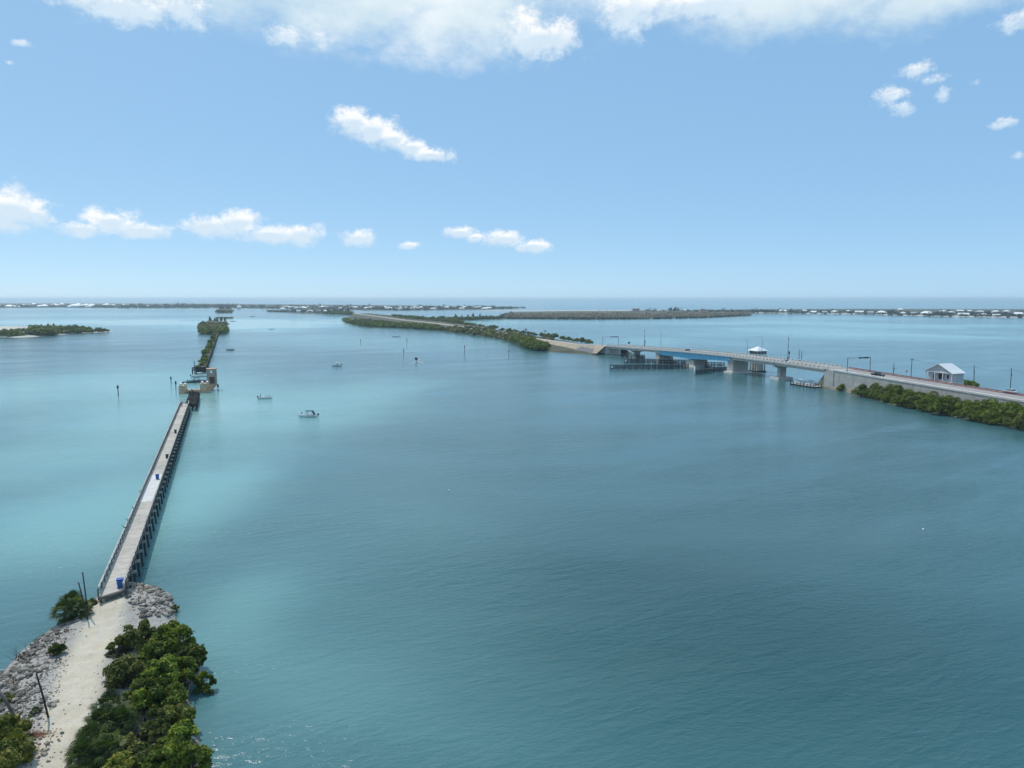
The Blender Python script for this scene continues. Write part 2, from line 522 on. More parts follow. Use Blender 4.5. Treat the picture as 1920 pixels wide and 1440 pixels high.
M['shore'] = shore_material()
M['land'] = plain('island_ground', (.095, .09, .05), (.05, .055, .03), .06, .95)
M['sand_far'] = plain('beach_sand', (.58, .53, .45), (.45, .41, .34), .05, .95)
M['grassland'] = plain('dry_grass_verge', (.27, .24, .18), (.18, .165, .11), .15, .95)
M['tan_bank'] = plain('tan_sand_bank', (.44, .36, .25), (.33, .275, .19), .12, .95)
M['road_far'] = plain('pale_sandy_road', (.46, .41, .37), (.37, .33, .30), .05, .95)  # pale sandy tone is the road's own colour


# ------------------------------------------------------------------ mesh helpers
def mesh_from(name, V, Fc, mat, smooth=False):
    me = bpy.data.meshes.new(name)
    if isinstance(V, np.ndarray):
        nv = len(V)
        me.vertices.add(nv)
        me.vertices.foreach_set('co', V.astype(np.float32).ravel())
        k = Fc.shape[1]
        nf = len(Fc)
        me.loops.add(nf * k)
        me.loops.foreach_set('vertex_index', Fc.astype(np.int32).ravel())
        me.polygons.add(nf)
        me.polygons.foreach_set('loop_start', np.arange(0, nf * k, k, dtype=np.int32))
        me.update(calc_edges=True)
    else:
        me.from_pydata(V, [], Fc)
        me.update()
    if mat is not None:
        me.materials.append(M[mat] if isinstance(mat, str) else mat)
    if smooth:
        me.polygons.foreach_set('use_smooth', [True] * len(me.polygons))
    return me


def obj(name, me, parent=None, loc=(0, 0, 0), rz=0.0, sc=None):
    o = bpy.data.objects.new(name, me)
    COL.objects.link(o)
    o.location = loc
    if rz:
        o.rotation_euler = (0, 0, rz)
    if sc is not None:
        o.scale = (sc, sc, sc) if isinstance(sc, (int, float)) else sc
    if parent is not None:
        o.parent = parent
    return o


def tag(o, label, cat, group=None, kind=None):
    o['label'] = label
    o['category'] = cat
    if group:
        o['group'] = group
    if kind:
        o['kind'] = kind
    return o


def empty(name, loc, rz=0.0, label=None, cat=None, group=None):
    o = bpy.data.objects.new(name, None)
    COL.objects.link(o)
    o.empty_display_size = .2
    o.location = loc
    o.rotation_euler = (0, 0, rz)
    if label:
        tag(o, label, cat, group)
    return o


class MB:
    def __init__(self):
        self.v = []
        self.f = []

    def add(self, v, f):
        n = len(self.v)
        self.v += [tuple(p) for p in v]
        self.f += [tuple(i + n for i in q) for q in f]
        return self

    def box(self, x0, x1, y0, y1, z0, z1):
        v = [(x0, y0, z0), (x1, y0, z0), (x1, y1, z0), (x0, y1, z0), (x0, y0, z1), (x1, y0, z1), (x1, y1, z1), (x0, y1, z1)]
        return self.add(v, [(3, 2, 1, 0), (4, 5, 6, 7), (0, 1, 5, 4), (1, 2, 6, 5), (2, 3, 7, 6), (3, 0, 4, 7)])

    def hexa(self, b4, t4):
        return self.add(list(b4) + list(t4), [(3, 2, 1, 0), (4, 5, 6, 7), (0, 1, 5, 4), (1, 2, 6, 5), (2, 3, 7, 6), (3, 0, 4, 7)])

    def prism(self, poly, axis, a, b):
        """poly: 2D outline extruded along axis from a to b"""
        def p3(p, t):
            return (t, p[0], p[1]) if axis == 'x' else (p[0], t, p[1]) if axis == 'y' else (p[0], p[1], t)
        n = len(poly)
        v = [p3(p, a) for p in poly] + [p3(p, b) for p in poly]
        f = [tuple(range(n)), tuple(range(2 * n - 1, n - 1, -1))] + [(i, i + n, (i + 1) % n + n, (i + 1) % n) for i in range(n)]
        return self.add(v, f)

    def tube(self, pts, rads, n=6, cap=True):
        pts = [Vector(p) for p in pts]
        v, f = [], []
        for i, p in enumerate(pts):
            d = (pts[min(i + 1, len(pts) - 1)] - pts[max(i - 1, 0)]).normalized()
            a = d.orthogonal().normalized() if abs(d.z) < .95 else Vector((1, 0, 0))
            bb = d.cross(a).normalized()
            a = bb.cross(d)
            r = rads[i] if isinstance(rads, (list, tuple)) else rads
            for k in range(n):
                t = 2 * PI * k / n
                v.append(p + a * (r * math.cos(t)) + bb * (r * math.sin(t)))
        for i in range(len(pts) - 1):
            for k in range(n):
                k2 = (k + 1) % n
                f.append((i * n + k, i * n + k2, (i + 1) * n + k2, (i + 1) * n + k))
        if cap:
            f.append(tuple(range(n - 1, -1, -1)))
            f.append(tuple((len(pts) - 1) * n + k for k in range(n)))
        return self.add(v, f)

    def loft(self, rings, closed=True, caps=True):
        n = len(rings[0])
        v = [p for r in rings for p in r]
        f = []
        for i in range(len(rings) - 1):
            for k in range(n if closed else n - 1):
                k2 = (k + 1) % n
                f.append((i * n + k, i * n + k2, (i + 1) * n + k2, (i + 1) * n + k))
        if caps and closed:
            f.append(tuple(range(n - 1, -1, -1)))
            f.append(tuple((len(rings) - 1) * n + k for k in range(n)))
        return self.add(v, f)

    def mesh(self, name, mat, smooth=False):
        return mesh_from(name, self.v, self.f, mat, smooth)

    def build(self, name, mat, parent=None, loc=(0, 0, 0), rz=0.0, smooth=False):
        return obj(name, self.mesh(name, mat, smooth), parent, loc, rz)


def ordinal(n):
    w = ['first', 'second', 'third', 'fourth', 'fifth', 'sixth', 'seventh', 'eighth', 'ninth', 'tenth', 'eleventh', 'twelfth',
         'thirteenth', 'fourteenth', 'fifteenth', 'sixteenth', 'seventeenth', 'eighteenth', 'nineteenth', 'twentieth']
    if n <= 20:
        return w[n - 1]
    t = {2: 'twenty', 3: 'thirty', 4: 'forty', 5: 'fifty', 6: 'sixty', 7: 'seventy', 8: 'eighty', 9: 'ninety'}.get(n // 10)
    if t is None:
        return '%dth' % n
    return (t[:-1] + 'ieth') if n % 10 == 0 else t + '-' + w[n % 10 - 1]


# ------------------------------------------------------------------ foliage helpers
def leaf_quads(rng, P, Nn, size, aspect=.55, jit=.35):
    """rhombic leaf faces at points P facing roughly Nn"""
    n = len(P)
    Nn = Nn / (np.linalg.norm(Nn, axis=1, keepdims=True) + 1e-9)
    r = rng.normal(size=(n, 3))
    a = np.cross(Nn, r)
    a /= np.linalg.norm(a, axis=1, keepdims=True) + 1e-9
    b = np.cross(Nn, a)
    s = size * (1 + jit * rng.uniform(-1, 1, (n, 1)))
    V = np.stack([P - a * s, P - b * s * aspect + Nn * s * .12, P + a * s, P + b * s * aspect + Nn * s * .12], 1).reshape(-1, 3)
    Fc = np.arange(4 * n).reshape(-1, 4)
    return V, Fc


def lobe_points(rng, lobes, n, shell=(.55, 1.08), low=-.45):
    L = np.array(lobes, float)
    w = L[:, 3] ** 2
    idx = rng.choice(len(L), n, p=w / w.sum())
    d = rng.normal(size=(n, 3))
    d /= np.linalg.norm(d, axis=1, keepdims=True)
    d[:, 2] = np.where(d[:, 2] < low, -d[:, 2], d[:, 2])
    u = rng.uniform(0, 1, (n, 1)) ** .5
    rad = shell[0] + (shell[1] - shell[0]) * u
    rad = rad + (rng.uniform(0, 1, (n, 1)) < .12) * rng.uniform(0, .38, (n, 1))      # sprigs that stand out
    P = L[idx, :3] + d * rad * L[idx, 3:4] * np.array([1, 1, .85])
    return P, d


def make_lobes(rng, r, h, k, spread=.86, lob=(.26, .44)):
    out = []
    for i in range(k):
        a = rng.uniform(0, 2 * PI)
        q = math.sqrt(rng.uniform(0, 1)) * spread
        lr = r * rng.uniform(*lob)
        top = h * math.sqrt(max(.08, 1 - (q / spread) ** 2 * .75)) - lr * .8
        z = top * (rng.uniform(.72, 1.03) if i % 3 else rng.uniform(.25, .6))
        out.append((math.cos(a) * q * r, math.sin(a) * q * r, max(z, lr * .5), lr))
    return out


def crown_mesh(name, seed, r, h, k, nleaf, size, mat, up=.35, shell=(.55, 1.08), lob=(.32, .5), lobes=None):
    rng = np.random.default_rng(seed)
    lobes = lobes or make_lobes(rng, r, h, k, lob=lob)
    P, d = lobe_points(rng, lobes, nleaf, shell)
    Nn = d * .7 + rng.normal(size=d.shape) * .45 + np.array([0, 0, up])
    V, Fc = leaf_quads(rng, P, Nn, size)
    return mesh_from(name, V, Fc, mat), lobes


def trunk_mesh(name, lobes, h, mat='bark', r=.09, stems=4, seed=0):
    rr = random.Random(seed)
    mb = MB()
    L = sorted(lobes, key=lambda l: -l[3])
    for i in range(min(stems + 8, len(L))):
        x, y, z, lr = L[i]
        s = r * .75 * (1 - .05 * i)
        a = rr.uniform(0, 2 * PI)
        b0 = (math.cos(a) * r * 2.5, math.sin(a) * r * 2.5, -.4)
        mb.tube([b0, (x * .35 + rr.uniform(-.1, .1), y * .35, z * .4), (x * .8, y * .8, z * .8), (x * 1.05, y * 1.05, z + lr * .95)], [s, s * .8, s * .5, s * .2], 5)
    return mb.mesh(name, mat)


def shrub(name, p, r, h, k, nleaf, size, mat, label, cat='shrub', group=None, seed=0, lob=(.32, .5), up=.35, base=0.0):
    c, lobes = crown_mesh('crown', seed, r, h, k, nleaf, size, mat, lob=lob, up=up)
    e = empty(name, (p[0], p[1], base), 0, label, cat, group)
    obj('crown', c, e)
    obj('trunk', trunk_mesh('trunk', lobes, h, r=.05 + r * .02, seed=seed), e)
    return e


def frond_fan(mb, base, az_, elev, length, fan, blades=13, droop=.35, width=.06):
    """a fan palm leaf: stalk and spread blades"""
    d = Vector((math.cos(az_) * math.cos(elev), math.sin(az_) * math.cos(elev), math.sin(elev)))
    side = Vector((-math.sin(az_), math.cos(az_), 0))
    upv = d.cross(side) * -1
    hub = Vector(base) + d * length
    s = side * .018
    mb.add([Vector(base) - s, Vector(base) + s, hub + s * .7, hub - s * .7], [(0, 1, 2, 3)])
    for i in range(blades):
        t = (i / (blades - 1) - .5) * 2
        ang = t * 1.75
        bd = (d * math.cos(ang) + side * math.sin(ang)).normalized()
        L = fan * (1 - .25 * abs(t))
        wv = bd.cross(upv).normalized() * width
        mid = hub + bd * L * .55 + upv * .05 * L
        tip = hub + bd * L + Vector((0, 0, -droop * L))
        mb.add([hub, mid - wv, tip, mid + wv], [(0, 1, 2, 3)])


def fan_palm(name, p, trunk_h, nfr, stalk, fan, label, cat='palm', group=None, seed=0, base=0.0, mat='palm', low=-.5, lean=0.0):
    rr = random.Random(seed)
    e = empty(name, (p[0], p[1], base), 0, label, cat, group)
    mb = MB()
    top = Vector((lean * trunk_h, 0, trunk_h))
    for i in range(nfr):
        a = i * 2.399 + rr.uniform(-.3, .3)
        el_ = low + (1.45 - low) * (i + .5) / nfr + rr.uniform(-.15, .15)
        frond_fan(mb, top, a, el_, stalk * rr.uniform(.75, 1.15), fan * rr.uniform(.8, 1.15), droop=rr.uniform(.15, .6))
    mb.build('crown', mat, e)
    t = MB()
    t.tube([(0, 0, -.5), (lean * trunk_h * .5, .02, trunk_h * .5), top], [.17, .14, .15], 7)
    t.build('trunk', 'bark', e)
    return e


# ------------------------------------------------------------------ the setting: water
FAR = 26000.0
wv = [(-FAR, -400, 0), (FAR, -400, 0), (FAR, FAR, 0), (-FAR, FAR, 0)]
water = obj('water', mesh_from('water', wv, [(0, 1, 2, 3)], 'water'))
water['kind'] = 'structure'


def structure(o):
    o['kind'] = 'structure'
    return o


def island(name, pts, h, slope, mat, label=None):
    """low land from a waterline outline (world xy), sloping beach edge"""
    P = [Vector((p[0], p[1])) for p in pts]
    area = sum(P[i].x * P[(i + 1) % len(P)].y - P[(i + 1) % len(P)].x * P[i].y for i in range(len(P)))
    if area < 0:
        P.reverse()
    n = len(P)
    out, mid, inn = [], [], []
    for i in range(n):
        a, b, c = P[i - 1], P[i], P[(i + 1) % n]
        t = ((b - a).normalized() + (c - b).normalized()).normalized()
        nin = Vector((-t.y, t.x))
        out.append((*(b - nin * slope * .5), -.6)); mid.append((*b, .02)); inn.append((*(b + nin * slope), h))
    v = out + mid + inn
    f = []
    for k in (0, 1):
        for i in range(n):
            j = (i + 1) % n
            f.append((k * n + i, k * n + j, (k + 1) * n + j, (k + 1) * n + i))
    f.append(tuple(range(2 * n, 3 * n)))
    o = obj(name, mesh_from(name, v, f, mat))
    import bmesh
    bm = bmesh.new(); bm.from_mesh(o.data)
    bmesh.ops.triangulate(bm, faces=[q for q in bm.faces if len(q.verts) > 4])
    bm.to_mesh(o.data); bm.free()
    return structure(o)


def pxs(*pts):
    return [at(*p) for p in pts]


# ------------------------------------------------------------------ foreground spit
def poly_sdf(X, Y, poly):
    """signed distance (inside positive) of grid points to a polygon"""
    P = np.array([(p[0], p[1]) for p in poly])
    D = np.full(X.shape, 1e9)
    inside = np.zeros(X.shape, bool)
    n = len(P)
    for i in range(n):
        a, b = P[i], P[(i + 1) % n]
        e = b - a
        wx, wy = X - a[0], Y - a[1]
        t = np.clip((wx * e[0] + wy * e[1]) / (e @ e), 0, 1)
        D = np.minimum(D, np.hypot(wx - e[0] * t, wy - e[1] * t))
        c1 = (a[1] <= Y) & (b[1] > Y)
        c2 = (a[1] > Y) & (b[1] <= Y)
        cr = e[0] * wy - e[1] * wx
        inside ^= (c1 & (cr > 0)) | (c2 & (cr < 0))
    return np.where(inside, D, -D)


def vnoise(X, Y, s, seed):
    rng = np.random.default_rng(seed)
    T = rng.uniform(-1, 1, (64, 64))
    x, y = X / s, Y / s
    xi, yi = np.floor(x).astype(int), np.floor(y).astype(int)
    fx, fy = x - xi, y - yi
    fx = fx * fx * (3 - 2 * fx); fy = fy * fy * (3 - 2 * fy)
    g = lambda i, j: T[i % 64, j % 64]
    return (g(xi, yi) * (1 - fx) + g(xi + 1, yi) * fx) * (1 - fy) + (g(xi, yi + 1) * (1 - fx) + g(xi + 1, yi + 1) * fx) * fy


SPIT = pxs((186, 1112), (176, 1128), (160, 1150), (128, 1172), (98, 1180), (78, 1196), (40, 1222), (4, 1262), (-60, 1310)) + [Vector(p) for p in ((-48.5, 55, 0), (-43, 40, 0), (-37, 25, 0), (-34, 16, 0), (-11, 16, 0), (-14, 26, 0), (-20, 42, 0))] + \
    pxs((388, 1440), (362, 1360), (352, 1310), (362, 1270), (352, 1220), (330, 1170), (326, 1140), (318, 1114), (288, 1102), (250, 1096), (222, 1100))
TRACK = [at(*p, 1.3) for p in ((205, 1128), (200, 1152), (188, 1188), (168, 1225), (150, 1262), (143, 1305), (125, 1360), (108, 1410), (92, 1450))] + [Vector((-33, 40, 1.3)), Vector((-26, 20, 1.3))]
gx, gy = np.meshgrid(np.arange(-66, -8, .36), np.arange(24, 98, .36), indexing='ij')
SD = poly_sdf(gx, gy, SPIT)


def spit_h(X, Y, S):
    h = np.where(S > 0, 1.45 * (1 - np.exp(-np.maximum(S, 0) / 1.7)), S * .45)
    h = h + (vnoise(X, Y, 1.1, 1) * .10 + vnoise(X, Y, 3.1, 2) * .16) * np.clip((S + .8) / 2, 0, 1)
    h = h + 1.0 * np.exp(-((X + 50.2) ** 2 + (Y - 86.0) ** 2) / 14.0) * np.clip((S + 1.5) / 2.5, 0, 1)      # the bank that carries the pier end
    return np.maximum(h, -1.4)


def track_d(X, Y):
    D = np.full(X.shape, 1e9)
    for a, b in zip(TRACK[:-1], TRACK[1:]):
        e = np.array([b.x - a.x, b.y - a.y])
        wx, wy = X - a.x, Y - a.y
        t = np.clip((wx * e[0] + wy * e[1]) / (e @ e), 0, 1)
        D = np.minimum(D, np.hypot(wx - e[0] * t, wy - e[1] * t))
    return D


TD = track_d(gx, gy)
GZ = spit_h(gx, gy, SD)
GZ = GZ + np.where(SD > 0, np.clip(TD - .8, 0, 2) * .06, 0)
wear = np.clip(1.45 - TD / 2.6, 0, 1)
nx, ny = gx.shape
vid = np.arange(nx * ny).reshape(nx, ny)
quads = np.stack([vid[:-1, :-1], vid[1:, :-1], vid[1:, 1:], vid[:-1, 1:]], -1).reshape(-1, 4)
qs = SD.ravel()[quads].max(1) > -2.6
qt = (TD.ravel()[quads].mean(1) < 1.7) & (SD.ravel()[quads].min(1) > .3)
ALLV = np.stack([gx, gy, GZ], -1).reshape(-1, 3)
for nm, sel in (('shore', qs & ~qt), ('path', qs & qt)):
    fq = quads[sel]
    used, inv = np.unique(fq, return_inverse=True)
    me = mesh_from(nm, ALLV[used], inv.reshape(-1, 4), 'shore', True)
    a = me.attributes.new('wear', 'FLOAT', 'POINT')
    a.data.foreach_set('value', wear.ravel()[used].astype(np.float32))
    o = structure(obj(nm, me))
    if nm == 'shore':
        shore = o


def ground_many(xs, ys):
    X, Y = np.asarray(xs, float)[:, None], np.asarray(ys, float)[:, None]
    S = poly_sdf(X, Y, SPIT)
    T = track_d(X, Y)
    return (spit_h(X, Y, S) + np.clip(T - .8, 0, 2) * .06 * (S > 0))[:, 0], S[:, 0], T[:, 0]


def ground(x, y):
    X, Y = np.array([[x]]), np.array([[y]])
    S = poly_sdf(X, Y, SPIT)
    return float(spit_h(X, Y, S)[0, 0] + (np.clip(track_d(X, Y) - .8, 0, 2) * .06)[0, 0] * (S[0, 0] > 0)), float(S[0, 0])


# ------------------------------------------------------------------ islands and the causeway land
# road frame: X runs along the bridge to the far abutment, Y towards the near side
BR0 = at(1545, 727)
BR1 = at(1137, 665)
BU = (BR1 - BR0).normalized()
BN = Vector((-BU.y, BU.x, 0))
BRZ = math.atan2(BU.y, BU.x)
BL = (BR1 - BR0).length


def bw(x, y, z=0.0):
    p = BR0 + BU * x + BN * y
    return Vector((p.x, p.y, z))


PROF = [(-190, 4.2), (-130, 4.6), (-88, 5.5), (0, 8.5), (34, 9.0), (66, 9.2), (107, 8.75), (136, 8.0), (BL, 6.3), (BL + 30, 5.2), (BL + 60, 3.9), (BL + 110, 2.4)]


def zd(x):
    for (a, za), (b, zb) in zip(PROF[:-1], PROF[1:]):
        if x <= b:
            t = (x - a) / (b - a)
            return za + (zb - za) * t
    return PROF[-1][1]


ROADW = 11.5
# causeway bank on the right: cross sections (shore offset, far plateau offset) along -X
STA = [(6, 1.0, -14, .3), (0, .8, -17, 1.0), (-14, 1.6, -22, 1.4), (-24, 5.2, -38, 1.5), (-42, 12.5, -40, 1.6), (-50, 15.5, -28, 1.6), (-70, 19, -22, 1.6), (-88, 21, -20, 1.6), (-120, 25, -20, 1.5), (-190, 30, -20, 1.4)]
rows = []
for (x, sn, sf, zb) in STA:
    z = zd(x)
    hp = (z - .35) if x < 2 else .4
    rows.append([bw(x, sn + 3, -.9), bw(x, sn, .03), bw(x, sn * .72 + .2, .55), bw(x, .55, zb), bw(x, -1.2, zb + .2), bw(x, -1.3, hp), bw(x, -ROADW + .5, hp), bw(x, -ROADW - 4.4, hp + .02), bw(x, -ROADW - 6.5, max(hp - 2.4, .4)),
                 bw(x, min(sf, -ROADW - 7.5), max(hp - 3.0, .3)), bw(x, min(sf, -ROADW - 7.5) - 4, .03), bw(x, min(sf, -ROADW - 7.5) - 8, -.9)])
MB().loft(rows, closed=False).build('ground', 'grassland')['kind'] = 'structure'

# low island that carries the road beyond the bridge
isl_pts = pxs((655, 607), (668, 611), (690, 613), (760, 615.5), (830, 620), (880, 626), (930, 633), (965, 641), (995, 651), (1012, 657), (1030, 660), (1080, 663)) + \
    [bw(BL - 1, 1.5), bw(BL + 3, -ROADW - 14), bw(BL + 60, -ROADW - 16)] + pxs((1090, 645), (1040, 636), (985, 628), (930, 618), (900, 609), (860, 603), (800, 597), (735, 592), (690, 588), (664, 589), (648, 596), (640, 602))
island('island', isl_pts, 1.3, 6, 'land')
# embankment and road on that island
RP = [(bw(BL, -ROADW / 2), 6.3), (bw(BL + 30, -ROADW / 2), 5.2), (bw(BL + 60, -ROADW / 2), 3.9)]
for (px, py, z) in ((1000, 634, 2.4), (940, 623.5, 1.9), (880, 614, 1.8), (820, 606, 1.8), (760, 600, 1.8), (715, 594, 1.8), (680, 589.5, 1.8), (662, 587, 1.9), (648, 584.5, 1.9)):
    RP.append((at(px, py, z), z))
emb, rdr = [], []
for i, (p, z) in enumerate(RP):
    a = RP[max(i - 1, 0)][0]; b = RP[min(i + 1, len(RP) - 1)][0]
    d = (b - a); d.z = 0; d.normalize()
    nn = Vector((-d.y, d.x, 0))
    w = ROADW / 2 if i < 2 else 3.6
    k = (z - .8) * 1.3
    q = lambda s, zz: (p.x + nn.x * s, p.y + nn.y * s, zz)
    emb.append([q(w + 1 + k, .9), q(w + 1, z - .1), q(-w - 1, z - .1), q(-w - 1 - k, .9)])
    rdr.append([q(w - .5, z - .02), q(-w + .5, z - .02)])
MB().loft(emb, closed=False).build('embankment', 'tan_bank')['kind'] = 'structure'
MB().loft(rdr, closed=False).build('road', 'road_far')['kind'] = 'structure'
# beaches and other land
island('island', pxs((-60, 636), (0, 632), (30, 633), (60, 632), (85, 630), (110, 628), (150, 625), (200, 622), (215, 621), (190, 618.5), (120, 615), (60, 613), (-60, 612)), 1.1, 9, 'sand_far')
island('island', pxs((374, 624), (385, 626.5), (400, 627), (415, 626.5), (426, 622), (428, 614), (426, 606), (410, 601), (390, 601), (376, 608), (371, 615)), 1.2, 6, 'land')
island('island', pxs((404, 586.5), (436, 586.5), (440, 582), (430, 577), (415, 577), (405, 581)), 1.2, 8, 'land')
island('island', pxs((404, 597), (437, 597), (437, 595), (404, 595)), 1.0, 6, 'land')
island('island', pxs((820, 601), (880, 600.5), (945, 598), (946, 595.5), (880, 594.5), (822, 596)), 1.0, 8, 'land')
island('island', pxs((944, 595.5), (960, 598), (1080, 598), (1200, 597.5), (1330, 595), (1400, 591), (1410, 589), (1400, 586.5), (1290, 585), (1180, 583.8), (1060, 584), (960, 585.5), (940, 590)), 1.2, 14, 'land')
island('beach', pxs((900, 583.2), (1060, 583.0), (1180, 582.9), (1300, 584.6), (1410, 586), (1410, 585), (1300, 583.6), (1180, 582.2), (1060, 582.3), (900, 582.7)), 1.2, 5, 'sand_far')
island('beach', pxs((1396, 586.2), (1440, 587.2), (1600, 588.7), (1740, 592.7), (1840, 594.7), (1920, 595.7), (2100, 600), (2300, 600), (2300, 598), (1920, 594.2), (1740, 591.2), (1600, 587.6), (1440, 586.2)), 1.0, 4, 'sand_far')
island('island', pxs((1180, 583.4), (1300, 585), (1410, 586.3), (1600, 588.0), (1740, 591.8), (1920, 594.8), (2100, 599), (2300, 599), (2300, 583), (1920, 580.5), (1600, 579.8), (1400, 581.0), (1300, 582.6), (1180, 582.9)), 1.6, 8, 'land')
island('island', pxs((-250, 578.5), (0, 577.6), (110, 576.6), (230, 577.8), (330, 578), (440, 577.5), (520, 579), (600, 580), (690, 582), (760, 582), (880, 581), (960, 578.6), (985, 577.2), (960, 575.6), (800, 573.5), (600, 571.5), (300, 569.5), (0, 569), (-250, 569)), 1.6, 14, 'land')
island('island', pxs((500, 584.2), (540, 585.5), (560, 588), (600, 588), (640, 590), (668, 590), (664, 584), (600, 581), (530, 581.5)), 1.5, 8, 'land')

# air: pale haze over the bay
hz = MB().box(-FAR - 500, FAR + 500, -900, FAR + 500, -3.0, 52.0)
haze = obj('haze', mesh_from('haze', hz.v, hz.f, None))
haze['kind'] = 'stuff'
hm = bpy.data.materials.new('haze')
hm.use_nodes = True
hm.node_tree.nodes.clear()
ho = hm.node_tree.nodes.new('ShaderNodeOutputMaterial')
pv = hm.node_tree.nodes.new('ShaderNodeVolumePrincipled')
pv.inputs['Color'].default_value = (.80, .92, 1.0, 1)
pv.inputs['Density'].default_value = 9.0e-5
pv.inputs['Anisotropy'].default_value = 0.3
hm.node_tree.links.new(pv.outputs[0], ho.inputs['Volume'])
haze.data.materials.append(hm)


# ------------------------------------------------------------------ fishing pier
PA = Vector((-50.7, 86.2, 0))
PB = Vector((-118.6, 256.1, 0))
PU = (PB - PA).normalized()
PN = Vector((-PU.y, PU.x, 0))          # to the left of the pier
PRZ = math.atan2(PU.y, PU.x)
PZ = 3.0
HW = 1.32                               # half width of the deck


def pw(x, y, z=0.0):
    p = PA + PU * x + PN * y
    return Vector((p.x, p.y, z))


PIER_L = 176.0
pier = empty('fishing_pier', (PA.x, PA.y, 0), PRZ, 'long straight timber fishing pier with pale deck running out from the sandy spit', 'pier')
BAY = 4.4
panel = MB().box(0, BAY - .05, -HW, HW, PZ - .14, PZ).mesh('deck_panel', 'deck')
panel_new = MB().box(0, BAY - .05, -HW, HW, PZ - .14, PZ + .004).mesh('fresh_deck_panel', 'deck_new')
first = MB().hexa([(-.75, HW, PZ - .14), (.75, -HW, PZ - .14), (BAY - .05, -HW, PZ - .14), (BAY - .05, HW, PZ - .14)],
                  [(-.75, HW, PZ), (.75, -HW, PZ), (BAY - .05, -HW, PZ), (BAY - .05, HW, PZ)]).mesh('deck_panel', 'deck')
thr = MB().hexa([(-1.15, HW, PZ - .30), (.35, -HW, PZ - .30), (.75, -HW, PZ - .10), (-.75, HW, PZ - .10)],
                [(-1.15, HW, PZ - .02), (.35, -HW, PZ - .02), (.75, -HW, PZ - .02), (-.75, HW, PZ - .02)])
thr.build('end_beam', 'timber', pier)
jn = MB().box(-.05, .01, -HW, HW, PZ - .16, PZ - .012).mesh('joint_strip', 'timber_dark')
post = MB().box(-.12, .12, -.08, .08, PZ - .45, PZ + 1.02).mesh('rail_post', 'timber')
cap = MB().box(-.16, .16, -1.85, 1.6, PZ - .86, PZ - .52).mesh('bent_cap', 'timber_pale')
rail_t = MB().box(0, BAY - .02, -.10, .10, PZ + 1.03, PZ + 1.09).mesh('top_rail', 'timber_pale')
rail_m = MB().box(0, BAY - .02, -.025, .025, PZ + .55, PZ + .72).mesh('rail_board', 'timber')
rail_b = MB().box(0, BAY - .02, -.025, .025, PZ + .10, PZ + .28).mesh('rail_board', 'timber')
strg = MB().box(0, BAY, -.12, .12, PZ - .51, PZ - .15).mesh('stringer', 'timber_dark')
pile = MB()
pile.tube([(0, 0, -2.2), (0, 0, PZ - .86)], [.19, .16], 8)
pile = pile.mesh('pile', 'timber_dark', True)
pile_b = MB()
pile_b.tube([(0, -.3, -2.2), (0, 0, PZ - .86)], [.16, .14], 8)
pile_b = pile_b.mesh('batter_pile', 'timber_dark', True)
nb = int(PIER_L / BAY)
for i in range(nb):
    x = i * BAY
    if i == 0:
        obj('deck_panel', first, pier)
    else:
        fresh = 62 > x > 40
        obj('deck_panel', panel_new if fresh else panel, pier, (x, 0, 0))
        obj('joint_strip', jn, pier, (x, 0, 0))
    for s in (-1, 1):
        if not (i == 0 and s == -1):
            obj('rail_post', post, pier, (x + .12 - (.6 if i == 0 else 0), s * (HW + .06), 0))
        obj('rail_post', post, pier, (x + BAY / 2, s * (HW + .06), 0))
        o = obj('top_rail', rail_t, pier, (x, s * (HW + .05), 0))
        obj('rail_board', rail_m, pier, (x, s * (HW - .04), 0))
        obj('rail_board', rail_b, pier, (x, s * (HW - .04), 0))
        obj('stringer', strg, pier, (x + .3, s * .75, 0))
    if i > 0:
        obj('bent_cap', cap, pier, (x, 0, 0))
        for y in (-1.1, .0, 1.1):
            obj('pile', pile, pier, (x, y, 0))
        obj('batter_pile', pile_b, pier, (x, -1.55, 0))
for y in (-1.0, -.3, .5, 1.1):
    MB().box(-.15 - y * .55, .12 - y * .55, y - .13, y + .13, .6, PZ - .14).build('abutment_block', 'timber', pier)
# end barrier of the pier
MB().box(PIER_L - .1, PIER_L, -HW, HW, PZ + .95, PZ + 1.05).add(*(lambda b: (b.v, b.f))(MB().box(PIER_L - .08, PIER_L - .02, -HW, HW, PZ + .4, PZ + .55))).build('end_rail', 'timber_pale', pier)


def bin_(x, y, mat, label, s=1.0):
    e = empty('trash_bin', pw(x, y, PZ), PRZ, label, 'bin', 'bins standing along the pier deck')
    a, b = .26 * s, .34 * s
    h = .98 * s
    MB().hexa([(-a, -a, .06), (a, -a, .06), (a, a, .06), (-a, a, .06)], [(-b, -b, h), (b, -b, h), (b, b, h), (-b, b, h)]).build('body', mat, e)
    MB().prism([(-b - .03, h), (b + .04, h), (b + .02, h + .06), (0, h + .11), (-b - .03, h + .07)], 'y', -b - .03, b + .03).build('lid', mat, e)
    for s2 in (-1, 1):
        MB().tube([(-a - .02, s2 * a - .03, .1), (-a - .02, s2 * a + .03, .1)], .1, 8).build('wheel', 'black', e)
    MB().tube([(-b - .06, -b * .7, h - .04), (-b - .06, b * .7, h - .04)], .02, 6).build('handle', 'black', e)
    return e


bin_(1.7, -.80, 'bluebin', 'blue wheeled bin at the near end of the pier', 1.12)
bin_(61.5, -.35, 'bluebin', 'blue bin standing halfway along the pier deck')
bin_(82, -.75, 'greenbin', 'dark bin beyond the middle blue bin on the pier', .95)
bin_(116, -.5, 'greenbin', 'dark bin nearest the far end of the pier', .95)


